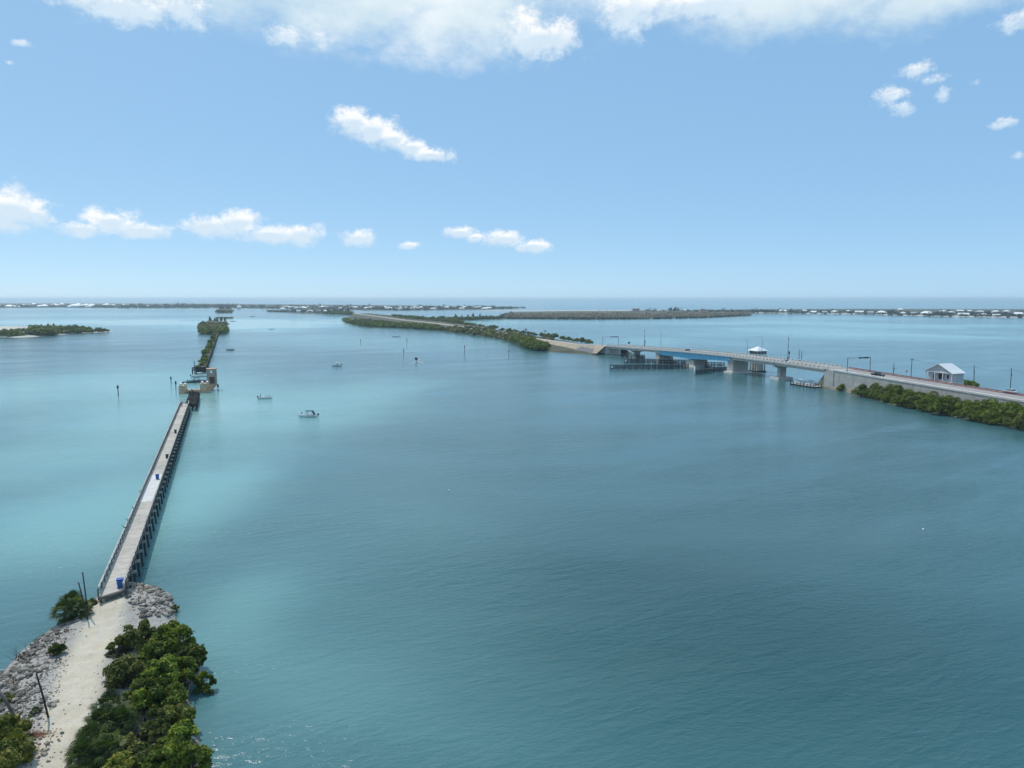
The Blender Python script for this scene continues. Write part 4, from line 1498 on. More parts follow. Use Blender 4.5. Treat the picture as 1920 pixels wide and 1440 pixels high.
P1 = utility_pole(1708, 705.5, 8.2, 'utility pole with wide crossarm left of the gabled house', z0=5.2)
utility_pole(1675, 701.5, 5.2, 'short bare pole between the black pickup and the crossarm pole', arm=False, z0=5.4)
P3 = utility_pole(1826, 716, 7.0, 'leaning utility pole right of the gabled house', arm=False, lean=.05)
P4 = utility_pole(1894, 733, 9.0, 'utility pole at the right end of the causeway', arm=False, z0=4.2, lean=.02)
P5 = P4 + (P4 - P3)
P0 = P1 + (P1 - P3) * .6
for k, (a, b) in enumerate(((P1, P3), (P3, P4), (P4, P5))):
    pts = [a.lerp(b, t / 8) - Vector((0, 0, 1.2 * 4 * (t / 8) * (1 - t / 8))) for t in range(9)]
    w_ = MB().tube(pts, .035, 4).build('power_line', 'darksteel')
    tag(w_, ('power line sagging from the crossarm pole over the house', 'power line between the leaning pole and the right end pole', 'power line leaving the right end pole out of the picture')[k], 'power line', 'power lines')
e = empty('warning_sign', at(1699.5, 706, 5.6), BRZ, 'orange diamond warning sign beside the road left of the crossarm pole', 'sign')
MB().tube([(0, 0, -5), (0, 0, 2.0)], .05, 6).build('post', 'galv', e)
MB().prism([(-.62, 2.4), (0, 1.78), (.62, 2.4), (0, 3.02)], 'x', -.04, .04).build('panel', 'signyellow', e)
for k, (px, py) in enumerate(((1498, 669), (1503, 668))):
    o = obj('mooring_piling', MB().tube([(0, 0, -2), (0, 0, 5.5 - k)], [.25, .2], 7).mesh('mooring_piling', 'timber', True), None, at(px, py + 1.5))
    tag(o, ('taller', 'shorter')[k] + ' of two bare pilings standing in the water behind the bridge', 'piling', 'pilings behind the bridge')

# gabled house by the road
hp_ = at(1783.6, 718.4, 5.0)
hh = empty('gabled_house', (hp_.x, hp_.y, 5.0), BRZ, 'grey gabled house with white metal roof and white trim beside the causeway', 'house')
HWD, HDP, EV, RG = 12.2, 7.0, 4.2, 7.4      # x: 0..HWD along the road, y: 0..-HDP away from it
MB().box(0, HWD, -HDP, -1.8, .3, EV).build('wall', 'grey_wall', hh)
MB().prism([(0, EV), (HWD, EV), (HWD / 2, RG)], 'y', -HDP, -.2).build('gable', 'grey_wall', hh)
for a, b in ((-.7, HWD / 2), (HWD + .7, HWD / 2)):
    z0, z1 = EV - .38, RG + .05
    s = MB()
    ys = (-HDP - .6, .5)
    s.add([(a, ys[0], z0), (a, ys[1], z0), (b, ys[1], z1), (b, ys[0], z1), (a, ys[0], z0 + .16), (a, ys[1], z0 + .16), (b, ys[1], z1 + .16), (b, ys[0], z1 + .16)],
          [(0, 1, 2, 3), (7, 6, 5, 4), (0, 4, 5, 1), (1, 5, 6, 2), (2, 6, 7, 3), (3, 7, 4, 0)])
    rf = s.build('roof', 'roof_metal', hh)
    for k in range(9):
        y = ys[0] + .3 + k * (ys[1] - ys[0] - .6) / 8
        MB().add([(a, y - .03, z0 + .162), (a, y + .03, z0 + .162), (b, y + .03, z1 + .162), (b, y - .03, z1 + .162), (a, y - .02, z0 + .22), (a, y + .02, z0 + .22), (b, y + .02, z1 + .22), (b, y - .02, z1 + .22)],
                 [(0, 1, 2, 3), (7, 6, 5, 4), (0, 4, 5, 1), (1, 5, 6, 2), (2, 6, 7, 3), (3, 7, 4, 0)]).build('seam', 'roof_metal', rf)
for k in range(7):
    MB().box(-.02, HWD + .02, -1.798 + .001 * k, -1.77, .5 + k * .53, .5 + k * .53 + .49).build('siding_board', 'grey_wall', hh)
for x in (.12, 4.2, 7.9, HWD - .12):
    MB().box(x - .15, x + .15, -.35, -.05, .3, EV).build('porch_post', 'white', hh)
MB().box(-.1, HWD + .1, -.42, .02, EV - .42, EV - .002).build('porch_beam', 'white', hh)
MB().box(-.1, HWD + .1, -1.75, .1, .0, .29).build('porch_floor', 'white', hh)
MB().box(4.7, 7.4, -1.76, -1.70, .9, 3.4).build('window', 'glass', hh)
MB().box(8.7, 9.8, -1.76, -1.70, .35, 2.9).build('door', 'glass', hh)
MB().box(2.6, 3.4, -1.76, -1.70, 1.4, 3.0).build('window', 'glass', hh)
for x in (-.003, HWD - .14):
    for y in (-HDP - .01, -2.0):
        MB().box(x - .05, x + .19, y, y + .2, .3, EV - .4).build('corner_board', 'white', hh)
MB().box(-.2, HWD + .2, -HDP - .2, -1.76, -5.5, .298).build('base', 'whitewall', hh)


# ------------------------------------------------------------------ vehicles
def car(name, x, y, heading, kind, paint, label):
    L, Wd, H = {'car': (4.6, 1.8, 1.5), 'pickup': (5.7, 2.0, 1.85)}[kind]
    z = zd(x) + .01
    e = empty(name, bw(x, y, z), BRZ + heading, label, 'pickup' if kind == 'pickup' else 'car')
    h2 = L / 2
    w = Wd / 2
    if kind == 'car':
        low = [(-h2, .35), (-h2 + .05, .85), (-h2 + .5, .95), (h2 - 1.3, .92), (h2 - .1, .72), (h2, .35)]
        cab = [(-h2 + .55, .94), (-h2 + 1.1, H), (-h2 + 2.5, H), (-h2 + 3.4, .93)]
    else:
        low = [(-h2, .5), (-h2, 1.12), (-h2 + 1.8, 1.12), (h2 - 1.5, 1.12), (h2 - .15, 1.02), (h2, .5)]
        cab = [(-h2 + 1.75, 1.11), (-h2 + 1.95, H), (-h2 + 3.3, H), (-h2 + 4.1, 1.11)]
    body = MB()
    n = len(low)
    for s in (-1, 1):
        pass
    rings = []
    for (yy, ins) in ((-w, .06), (-w + .12, 0), (w - .12, 0), (w, .06)):
        rings.append([(px_ * (1 - ins * .3), yy, pz - ins * (pz - .5)) for px_, pz in low])
    body.loft(rings)
    bo = body.build('body', paint, e)
    rc = []
    for (yy, ins) in ((-w + .12, 0), (w - .12, 0)):
        rc.append([(px_, yy * (1 if pz < H - .1 else .82), pz) for px_, pz in cab])
    MB().loft(rc).build('cabin', 'glass', e)
    (a, za), (b, zb), (c, zc), (d, zd_) = cab
    MB().box(b - .05, c + .05, -w * .73, w * .73, H + .002, H + .06).build('roof', paint, e)
    for s in (-1, 1):
        for q in (b + .02, (b + c) / 2, c - .02):
            MB().hexa([(q - .06, s * (w - .10) - .02, .95), (q + .06, s * (w - .10) - .02, .95), (q + .06, s * (w - .10) + .02, .95), (q - .06, s * (w - .10) + .02, .95)],
                      [(q - .05, s * (w - .12) * .82 - .02, H), (q + .05, s * (w - .12) * .82 - .02, H), (q + .05, s * (w - .12) * .82 + .02, H), (q - .05, s * (w - .12) * .82 + .02, H)]).build('pillar', paint, e)
        for xx in (-h2 + .95, h2 - .95):
            wh = MB().tube([(xx, s * (w - .22), .34), (xx, s * (w + .01), .34)], .35, 14).build('wheel', 'tyre', e)
            MB().tube([(xx, s * (w + .012), .34), (xx, s * (w + .03), .34)], .21, 10).build('rim', 'rim', wh)
        MB().box(h2 - .12, h2 - .02, s * (w - .42) - .17, s * (w - .42) + .17, .58, .72).build('headlight', 'headlight', e)
        MB().box(-h2 - .012, -h2 + .05, s * (w - .3) - .14, s * (w - .3) + .14, .66, .82).build('tail_light', 'taillight', e)
    if kind == 'pickup':
        MB().box(-h2 + .12, -h2 + 1.68, -w + .2, w - .2, 1.122, 1.16).build('bed_cover', 'black', e)
    return e


car('white_car', find_x(1474, -3.2), -3.2, PI, 'car', 'carwhite', 'white car driving on the bridge near the raised gate')
car('black_pickup', find_x(1646, -3.0), -3.0, PI, 'pickup', 'carblack', 'black pickup truck on the causeway road right of the gantry')
car('dark_red_car', find_x(1290, -3.2), -3.2, PI, 'car', 'cardark', 'dark red car behind the parapet above the blue span')
xx = find_x(1893, -ROADW - 2.5)
car('parked_white_car', xx, -ROADW - 2.5, .0, 'car', 'carwhite', 'white car parked beyond the road at the right edge')


# ------------------------------------------------------------------ boats
def boat(px, py, rz, L, label, hull='gelcoat', top=None, people=(), console=True, name='motor_boat', engine='black', group='small boats on the bay', z=0.0, beam=None):
    p = at(px, py, z) if isinstance(px, (int, float)) and py is not None else px
    e = empty(name, p, rz, label, 'boat', group)
    B = (beam or L * .36) / 2
    h2 = L / 2
    rings = []
    for t in (0, .25, .5, .7, .85, .95, 1.0):
        x = -h2 + L * t
        b = B * (1 - max(0, t - .45) ** 2 * 3.1) if t < 1 else B * .05
        sh = .62 + .25 * t * t
        kz = -.22 + .55 * max(0, t - .7) ** 1.3 * 3.2
        fl = min(.16 + .3 * max(0, t - .6), sh - .1)
        bi = max(b - .16, b * .5)
        rings.append([(x, b, sh), (x, b * .82, .08 + .2 * max(0, t - .6)), (x, 0, kz), (x, -b * .82, .08 + .2 * max(0, t - .6)), (x, -b, sh), (x, -bi, sh), (x, -bi * .9, fl), (x, bi * .9, fl), (x, bi, sh)])
    hl = MB().loft(rings).build('hull', hull, e, smooth=False)
    MB().hexa([(h2 * .42, -B * .72, .6), (h2 * .86, -B * .3, .78), (h2 * .86, B * .3, .78), (h2 * .42, B * .72, .6)], [(h2 * .42, -B * .72, .68), (h2 * .86, -B * .3, .84), (h2 * .86, B * .3, .84), (h2 * .42, B * .72, .68)]).build('foredeck', hull, e)
    if console:
        c = MB().hexa([(-.25, -.4, .17), (.55, -.4, .17), (.55, .4, .17), (-.25, .4, .17)], [(-.2, -.34, 1.15), (.25, -.34, 1.15), (.25, .34, 1.15), (-.2, .34, 1.15)]).build('console', hull, e)
        MB().hexa([(.05, -.34, 1.151), (.12, -.34, 1.151), (.12, .34, 1.151), (.05, .34, 1.151)], [(-.02, -.3, 1.5), (.02, -.3, 1.5), (.02, .3, 1.5), (-.02, .3, 1.5)]).build('windshield', 'glass', c)
        MB().box(-1.2, -.8, -.42, .42, .17, .75).build('seat', 'gelcoat', e)
    if top:
        tx0, tx1 = -1.7, .6
        for x in (tx0 + .1, tx1 - .1):
            for y in (-B * .68, B * .68):
                MB().tube([(x * .8, y, .6), (x, y * .95, 1.98)], .028, 6).build('canopy_pole', 'galv', e)
        MB().loft([[(tx0, y, 2.0 + .10 * math.cos(y / B * 1.4)) for y in (-B * .8, -B * .4, 0, B * .4, B * .8)] + [(tx0, B * .8, 1.96), (tx0, -B * .8, 1.96)],
                   [(tx1, y, 2.04 + .10 * math.cos(y / B * 1.4)) for y in (-B * .8, -B * .4, 0, B * .4, B * .8)] + [(tx1, B * .8, 2.0), (tx1, -B * .8, 2.0)]]).build('canopy', top, e)
        if top == 'navy' and L > 6:
            MB().hexa([(tx0 - .75, -B * .75, .75), (tx0 - .45, -B * .75, .75), (tx0 - .45, B * .75, .75), (tx0 - .75, B * .75, .75)], [(tx0 - .12, -B * .8, 1.97), (tx0, -B * .8, 1.97), (tx0, B * .8, 1.97), (tx0 - .12, B * .8, 1.97)]).build('canopy_flap', top, e)
    en = MB().hexa([(-h2 - .62, -.2, .55), (-h2 - .05, -.24, .5), (-h2 - .05, .24, .5), (-h2 - .62, .2, .55)], [(-h2 - .55, -.16, 1.12), (-h2 - .1, -.19, 1.18), (-h2 - .1, .19, 1.18), (-h2 - .55, .16, 1.12)]).build('outboard_motor', engine, e)
    MB().box(-h2 - .34, -h2 - .16, -.07, .07, -.5, .56).build('motor_leg', engine, en)
    for k, (dx, dy, pose, shirt) in enumerate(people):
        c, s = math.cos(rz), math.sin(rz)
        w_ = Vector((p[0] + dx * c - dy * s, p[1] + dx * s + dy * c, p[2] + (.20 if pose == 'stand' else .18)))
        add_person(w_, rz + k * 1.3, shirt, (.06, .07, .10), people_labels[0][k], pose)
    if people:
        people_labels.pop(0)
    return e


people_labels = [['person in dark clothes standing in the bow of the nearest white boat'],
                 ['person in dark green standing in the stern of the second nearest boat', 'person in a pale top sitting amidships in the second nearest boat', 'person in grey in the bow of the second nearest boat'],
                 ['person standing at the wheel of the boat with the tall dark motor'],
                 ['person in black standing in the dark boat near the overgrown trestle']]
boat(577, 781.5, PI + .05, 6.4, 'white motor boat with navy canopy and black outboard, nearest boat on the water', top='navy', people=[(1.9, .1, 'stand', (.03, .035, .04))])
boat(498, 747.5, .10, 5.4, 'small white skiff with people aboard, left of the nearest boat', people=[(-2.0, .1, 'stand', (.03, .07, .05)), (.2, 0, 'sit', (.55, .55, .55)), (1.5, .1, 'sit', (.15, .16, .18))], console=False, hull='gelcoat')
boat(631, 686, PI - .15, 5.8, 'white boat with tall dark outboard in open water right of centre pier line', top='gelcoat', people=[(-.6, 0, 'stand', (.08, .1, .14))])
boat(432.5, 656.5, .4, 5.4, 'dark hulled boat with a standing person close to the overgrown trestle', hull='greyhull', top=None, people=[(-.8, 0, 'stand', (.02, .02, .025))])
bt = boat(780, 676.5, R(102), 6.2, 'white boat with dark top speeding away from the camera and trailing foam', top='navy')
boat(742, 631.5, PI + .1, 7.6, 'pale pontoon-like boat farthest out before the long wooded island', top='gelcoat', hull='gelcoat', console=True)
boat(376, 706, PRZ - PI / 2, 8.6, 'white boat moored crosswise in the old channel', top='gelcoat', group='boats moored in the old channel')
boat(372, 715.5, PRZ - PI / 2 + .05, 9.0, 'grey boat with dark top moored crosswise before the white one', hull='greyhull', top='navy', group='boats moored in the old channel')
boat(474, 593.6, .1, 10, 'small far boat right of the farthest trestle islet', hull='greyhull', group='far boats', top=None)
boat(437, 602.8, 0, 9, 'low far boat beside the round green island', hull='greyhull', group='far boats', top=None)
boat(510, 617.5, .2, 7, 'tiny pale boat far out between the two green islands', hull='gelcoat', group='far boats', top=None)
# wake of the speeding boat
wkp = at(780, 676.5)
rng = np.random.default_rng(5)
n = 300
t = rng.uniform(0, 1, n) ** 1.5
sd = np.where(rng.uniform(size=n) < .5, -1, 1) * (.5 + t * 2.2) + rng.normal(size=n) * (.25 + .5 * t)
back = Vector((math.cos(R(102)), math.sin(R(102))))
Pw = np.stack([wkp.x - back.x * (3 + t * 15) - back.y * sd, wkp.y - back.y * (3 + t * 15) + back.x * sd, rng.uniform(.03, .14, n)], 1)
V_, F_ = leaf_quads(rng, Pw, np.tile([0, 0, 1.0], (n, 1)) + rng.normal(size=(n, 3)) *   .25, .18)
wk = obj('wake', mesh_from('wake', V_, F_, 'foam'))
wk['kind'] = 'stuff'

# small dock with two boats at the right abutment
dk = empty('floating_dock', at(1548, 727.3), BRZ, 'low grey dock with pilings at the foot of the right abutment', 'dock')
DL, DW = 15.0, 4.2
dx0 = 1.0
for k in range(10):
    MB().box(dx0 + k * 1.5, dx0 + k * 1.5 + 1.46, 1.5, 1.5 + DW, .45, .6).build('plank', 'timber_pale', dk)
MB().box(dx0 + .1, dx0 + DL - .1, 1.7, 1.3 + DW, .0, .448).build('float', 'timber_dark', dk)
for k in range(8):
    for y in (1.35, 1.65 + DW):
        MB().tube([(dx0 + k * 2.1, y, -2), (dx0 + k * 2.1, y, 1.7)], .16, 7).build('piling', 'timber_dark', dk)
q = at(1548, 727.3)


def dkw(x, y, z):
    v = q + BU * x + BN * y
    return Vector((v.x, v.y, z))


boat(dkw(12.2, 3.6, .75), None, BRZ + .3, 5.2, 'white boat with pale canopy on the left half of the dock', top='gelcoat', group='boats on the dock')
boat(dkw(5.6, 3.6, .75), None, BRZ + .15, 5.6, 'cream boat with dark canopy on the right half of the dock', top='navy', group='boats on the dock')

# ------------------------------------------------------------------ channel markers, floats
marks = [(222, 743, 4.7, 'dark piling marker standing alone left of the pier, well inside the left half'), (321, 719, 3.4, 'farther of two piling markers left of the tan abutment'), (330, 731, 4.0, 'nearer of two piling markers left of the tan abutment'),
         (409, 736, 3.8, 'piling marker just right of the ruined tower'), (676, 643, 3.4, 'thin marker left of the pale far boat'), (763, 643, 4.2, 'thin marker right of the pale far boat'),
         (757, 664, 3.6, 'marker just beyond the speeding boat'), (871, 662, 5.6, 'tallest marker in open water before the wooded island'), (954, 666, 3.6, 'marker nearest the rocky point of the island'),
         (367, 702, 4.2, 'dark pole beside the white boat in the old channel'), (548, 603, 5, 'faint far marker left of the dark pine point'), (585, 604, 5, 'faint far marker nearest the dark pine point')]
for k, (px, py, h, lab) in enumerate(marks):
    e = empty('channel_marker', at(px, py), .4 * k, lab, 'marker', 'channel markers')
    MB().tube([(0, 0, -2), (0, 0, h * .55), (0, 0, h)], [.2, .18, .16], 8).build('piling', 'timber', e)
    MB().box(-.3, .3, -.27, -.19, h - 1.5, h - .3).build('board', 'darksteel', e)
    MB().box(-.26, .26, .19, .26, h - 1.4, h - .5).build('board', 'darksteel', e)
for k, (px, py) in enumerate(((842, 920), (1731, 993))):
    e = empty('trap_float', at(px, py), 0, ('tiny white float alone on the water near the middle', 'tiny white float alone on the dark water at right')[k], 'float', 'trap floats')
    MB().tube([(0, 0, -.12), (0, 0, -.02), (0, 0, .12), (0, 0, .2)], [.08, .19, .19, .08], 10).build('float', 'white', e, smooth=True)
    MB().tube([(0, 0, .2), (0, 0, .34)], .03, 6).build('line_eye', 'white', e)


# ------------------------------------------------------------------ rocks on the spit
import bmesh


def rock_mesh(seed, mat, sub=1):
    rr = random.Random(seed)
    bm = bmesh.new()
    bmesh.ops.create_icosphere(bm, subdivisions=sub, radius=.5)
    ax = [rr.uniform(.7, 1.2), rr.uniform(.6, .95), rr.uniform(.4, .7)]
    pl = [(Vector((rr.uniform(-1, 1), rr.uniform(-1, 1), rr.uniform(-.2, 1))).normalized(), rr.uniform(.28, .42)) for _ in range(5)]
    for v in bm.verts:
        for nrm, dd in pl:                  # broken faces
            k = v.co.dot(nrm) - dd
            if k > 0:
                v.co -= nrm * k
        v.co *= 1 + rr.uniform(-.09, .09)
        v.co.x *= ax[0]; v.co.y *= ax[1]; v.co.z *= ax[2]
    me = bpy.data.meshes.new('rock')
    bm.to_mesh(me); bm.free()
    me.materials.append(M[mat])
    return me


ROCKS = [rock_mesh(i, 'rock') for i in range(7)]
ROCKS_D = [rock_mesh(20 + i, 'rock_dark') for i in range(4)]
rr = random.Random(21)
cand = []


def scatter(poly, n, s0, s1, dark=.15, power=2.0):
    """rocks inside a photo-pixel polygon on the ground"""
    xs = [p[0] for p in poly]; ys = [p[1] for p in poly]
    k = 0
    while k < n:
        px, py = rr.uniform(min(xs), max(xs)), rr.uniform(min(ys), max(ys))
        ins = False
        for (x1, y1), (x2, y2) in zip(poly, poly[1:] + poly[:1]):
            if (y1 > py) != (y2 > py) and px < (x2 - x1) * (py - y1) / (y2 - y1) + x1:
                ins = not ins
        if not ins:
            continue
        k += 1
        s = s0 + (s1 - s0) * rr.random() ** power
        w = at(px, py, 1.0)
        cand.append((s, w.x, w.y, rr.random() < dark))


scatter([(228, 1106), (262, 1098), (290, 1102), (318, 1112), (326, 1142), (310, 1158), (262, 1168), (238, 1140)], 210, .3, 1.2, .25)
scatter([(255, 1094), (298, 1100), (322, 1110), (326, 1124), (300, 1112), (258, 1104)], 55, .4, 1.0, .75)
scatter([(172, 1126), (196, 1120), (215, 1128), (190, 1142), (168, 1150)], 40, .3, .8, .2)
scatter([(100, 1172), (150, 1160), (160, 1172), (112, 1196), (70, 1226), (40, 1262), (18, 1262), (50, 1214)], 120, .3, .9, .6)
scatter([(40, 1245), (90, 1226), (110, 1240), (84, 1290), (110, 1330), (70, 1372), (0, 1400), (0, 1266)], 330, .2, .95, .32, 2.6)
scatter([(0, 1262), (44, 1246), (70, 1268), (30, 1330), (0, 1350)], 90, .3, .95, .75)
scatter([(220, 1380), (300, 1370), (300, 1420), (230, 1430)], 26, .3, .8, .1)
scatter([(330, 1300), (366, 1290), (372, 1380), (340, 1390)], 40, .3, .7, .6)
scatter([(60, 1390), (120, 1380), (110, 1440), (40, 1440)], 40, .2, .6, .2)
cand.sort(key=lambda c: -c[0])
for i, (s, x, y, dk_) in enumerate(cand[:295]):
    z, sd_ = ground(x, y)
    me = rr.choice(ROCKS_D if (dk_ or sd_ < .35) else ROCKS)
    o = obj('rock', me, shore, (x, y, max(z, -.35) + s * .12), rr.uniform(0, 2 * PI), s)
    o.rotation_euler = (rr.uniform(-.3, .3), rr.uniform(-.3, .3), rr.uniform(0, 2 * PI))


def merged(name, items, base_meshes, mat):
    """many small pieces as one mesh"""
    V, Fs, off = [], [], 0
    for (x, y, z, s, rz) in items:
        bmv, bmf = rr.choice(base_meshes)
        c, sn = math.cos(rz), math.sin(rz)
        R_ = np.array([[c, -sn, 0], [sn, c, 0], [0, 0, 1]])
        V.append((bmv * s) @ R_.T + np.array([x, y, z]))
        Fs.append(bmf + off)
        off += len(bmv)
    return mesh_from(name, np.concatenate(V), np.concatenate(Fs), mat)


def arrays(me):
    v = np.empty(len(me.vertices) * 3); me.vertices.foreach_get('co', v)
    f = np.array([list(p.vertices) for p in me.polygons])
    return v.reshape(-1, 3), f


RA = [arrays(rock_mesh(40 + i, 'rock', 1)) for i in range(5)]
gv = []
rest = cand[295:]
for (s, x, y, dk_), z in zip(rest, ground_many([c[1] for c in rest], [c[2] for c in rest])[0]):
    gv.append((x, y, max(z, -.2) + s * .1, s, rr.uniform(0, 6)))
gp_ = [at(rr.choice((rr.uniform(-10, 130), rr.uniform(0, 330))), rr.uniform(1110, 1445), 1.2) for _ in range(2400)]
for w, z, sd_, td_ in zip(gp_, *ground_many([w.x for w in gp_], [w.y for w in gp_])):
    if sd_ < -.2 or td_ < (1.5 if rr.random() < .9 else .3):
        continue
    gv.append((w.x, w.y, z + .02, rr.uniform(.08, .28), rr.uniform(0, 6)))
gr = obj('gravel', merged('gravel', gv, RA, 'rock'))
gr['kind'] = 'stuff'

# ------------------------------------------------------------------ plants of the spit


def place(px, py, zc):
    w = at(px, py, zc)
    z, s = ground(w.x, w.y)
    return w, max(z, -.1)


NEAR = [  # px, py of crown centre, radius, height, lobes, leaves, material, label
    (322, 1186, 2.5, 3.9, 15, 6500, 'mangrove', 'tall dense mangrove at the head of the row, nearest the rock heap'),
    (356, 1212, 1.9, 3.2, 11, 4200, 'mangrove', 'mangrove leaning over the water right of the head of the row'),
    (262, 1192, 1.9, 3.0, 11, 4200, 'olive', 'olive leaved bush left of the tall mangrove, facing the path'),
    (222, 1214, 1.25, 1.9, 8, 1900, 'yellow', 'yellowing bush at the path edge below the olive bush'),
    (290, 1228, 2.0, 2.9, 11, 4200, 'mangrove', 'dark mangrove behind the bare branches, upper middle of the row'),
    (238, 1262, 2.1, 2.8, 12, 4600, 'olive', 'broad olive bush beside the path, middle of the row'),
    (302, 1260, 2.0, 3.0, 12, 4600, 'mangrove_bright', 'bright green mangrove in the middle of the row'),
    (342, 1246, 1.8, 2.8, 10, 3600, 'mangrove', 'mangrove joining the branch that juts over the water'),
    (380, 1256, 1.2, 2.2, 7, 1900, 'mangrove', 'small mangrove jutting farthest out over the water'),
    (270, 1296, 1.7, 2.6, 10, 3400, 'mangrove', 'dark mangrove below the broad olive bush'),
    (312, 1300, 1.9, 3.4, 12, 4600, 'mangrove_bright', 'tall mangrove with bright green crown below the middle of the row'),  # brighter leaf colour than its neighbours
    (262, 1318, 1.4, 2.6, 9, 2800, 'mangrove_bright', 'bright mangrove between the fan palms and the bright-crowned one'),
    (322, 1338, 1.5, 2.2, 9, 2600, 'olive', 'olive scrub above the bare grey twigs'),
    (338, 1374, 1.5, 2.6, 9, 3000, 'mangrove_bright', 'bright mangrove at the water edge, lower row'),
    (354, 1408, 1.6, 2.6, 10, 3400, 'mangrove_bright', 'lowest bright mangrove at the water edge'),
    (306, 1412, 1.8, 2.4, 11, 3800, 'mangrove', 'dark mangrove in the bottom of the row, right of the twigs'),
    (268, 1418, 1.6, 1.9, 9, 2600, 'olive', 'low olive scrub under the bare twigs near the bottom'),
    (284, 1368, 1.3, 1.5, 8, 1900, 'olive', 'low olive scrub hiding the sand right of the bare twigs'),
    (246, 1344, 1.1, 1.4, 7, 1500, 'mangrove', 'low green scrub between the fan palms and the bright mangroves'),
    (238, 1392, 1.0, 1.2, 7, 1300, 'olive', 'low olive scrub left of the bare twigs'),
    (346, 1336, 1.2, 1.8, 8, 2000, 'mangrove', 'small mangrove at the water edge in the lower middle of the row'),
    (218, 1446, 1.7, 2.6, 10, 3400, 'yellow', 'bright yellow-green bush cut by the bottom edge of the picture'),
    (16, 1366, 1.6, 2.6, 10, 3400, 'yellow', 'yellow-green bush at the left edge beside the leaning post'),
    (10, 1424, 2.0, 2.8, 11, 4200, 'yellow', 'large yellow-green bush in the bottom left corner'),
    (112, 1216, 1.0, 1.3, 7, 1500, 'mangrove', 'small low green bush alone at the left edge of the path'),
    (327, 1122, .5, .9, 5, 420, 'yellow', 'single young mangrove standing in the water beside the rock heap'),
    (170, 1136, .7, 1.0, 5, 700, 'olive', 'low scrub between the palms and the pier end'),
    (14, 1312, .6, .8, 5, 500, 'olive', 'tiny bush among the rocks at the left edge'),
]
for i, (px, py, r, h, k, nl, mt, lab) in enumerate(NEAR):
    w, z = place(px, py, 1.3 + h * .5)
    shrub('mangrove_shrub' if 'mangrove' in mt else 'coastal_bush', w, r * .98, h * 1.0, int(k * 2.3), int(nl * .85), .15 + .012 * r, mt, lab, 'shrub' if r < 1.6 else 'bush', 'bushes on the spit', seed=100 + i, base=z, lob=(.13, .34))
PALMS = [(132, 1102, 2.3, 34, .95, 1.0, 'tallest fan palm in the clump left of the pier end'), (120, 1136, 1.3, 36, 1.0, 1.0, 'low fan palm in front of the clump left of the pier end'), (142, 1130, 1.2, 32, .9, .9, 'fan palm in the middle of the clump left of the pier'),
         (156, 1140, .9, 22, .6, .7, 'small fan palm beside the dark poles left of the pier'),
         (205, 1326, 1.3, 34, 1.0, 1.0, 'fan palm at the path edge above the darker palms'), (226, 1350, 1.1, 32, .95, .95, 'fan palm right of the path, between bushes'), (192, 1352, 1.2, 34, 1.0, 1.0, 'fan palm overhanging the path between its neighbours'),
         (174, 1382, 1.2, 36, 1.05, 1.05, 'large dark fan palm leaning over the path'), (158, 1412, 1.0, 32, 1.0, 1.0, 'fan palm lowest along the path edge'), (203, 1400, 1.1, 32, 1.0, .95, 'fan palm behind the lowest one, near the bare twigs'),
         (66, 1333, .15, 9, .3, .4, 'tiny palm sprout among the rocks left of the black post'), (30, 1398, .9, 24, .8, .9, 'yellowing fan palm within the bottom left corner bushes')]
for i, (px, py, th2, nf, st_, fn, lab) in enumerate(PALMS):
    w, z = place(px, py, 1.4 + th2 + .4)
    fan_palm('fan_palm', w, th2, nf, st_, fn, lab, 'palm', 'fan palms on the spit', seed=i, base=z, mat='yellow' if i == 11 else 'palm', low=-.75)


def branching(mb, rr_, p, d, L, r, depth):
    pts, rad = [p], [r]
    q, dd = p.copy(), d.copy()
    for k in range(3):
        dd = (dd + Vector((rr_.uniform(-.35, .35), rr_.uniform(-.35, .35), rr_.uniform(-.25, .3)))).normalized()
        q = q + dd * L / 3
        pts.append(q.copy()); rad.append(r * (1 - .28 * (k + 1)))
    mb.tube(pts, rad, 4)
    if depth > 0:
        for k in (1, 2, 3, 3):
            nd = (dd + Vector((rr_.uniform(-.9, .9), rr_.uniform(-.9, .9), rr_.uniform(-.3, .6)))).normalized()
            branching(mb, rr_, pts[k], nd, L * .62, rad[k] * .75, depth - 1)


def dead_shrub(px, py, n, L, r, label, name='dead_shrub', flat=.5, depth=2, seed=0, mat='deadwood', bias=Vector((0, 0, 0))):
    w, z = place(px, py, 1.2)
    rr_ = random.Random(seed)
    mb = MB()
    for k in range(n):
        a = 2 * PI * k / n + rr_.uniform(-.3, .3)
        d = Vector((math.cos(a), math.sin(a), flat + rr_.uniform(0, .4))) + bias
        branching(mb, rr_, Vector((rr_.uniform(-.15, .15), rr_.uniform(-.15, .15), -.1)), d.normalized(), L, r, depth)
    o = mb.build(name, mat, None, (w.x, w.y, z))
    return tag(o, label, 'dead bush')


dead_shrub(92, 1206, 6, 1.9, .055, 'bare grey driftwood branches on the rocks left of the small bush', 'driftwood_tangle', .15, 2, 1, bias=Vector((-.5, -.1, 0)))
dead_shrub(52, 1240, 7, 2.0, .05, 'dark tangled bare branches arching over the water at the left shore', 'driftwood_tangle', .35, 2, 2, 'bark', Vector((-.3, 0, .2)))
dead_shrub(256, 1384, 9, 1.3, .035, 'bare grey twiggy bush between the fan palms and the bottom mangroves', 'dead_shrub', 1.0, 2, 3)
dead_shrub(318, 1242, 7, 1.6, .04, 'bare pale branches showing through the upper mangroves', 'dead_shrub', .8, 2, 4)
dead_shrub(360, 1300, 6, 1.2, .03, 'bare dark roots and twigs at the water edge below the jutting mangrove', 'dead_shrub', .5, 2, 6, 'bark')
dead_shrub(340, 1238, 6, 1.7, .035, 'bare pale branches right of the upper mangroves', 'dead_shrub', .9, 2, 7)
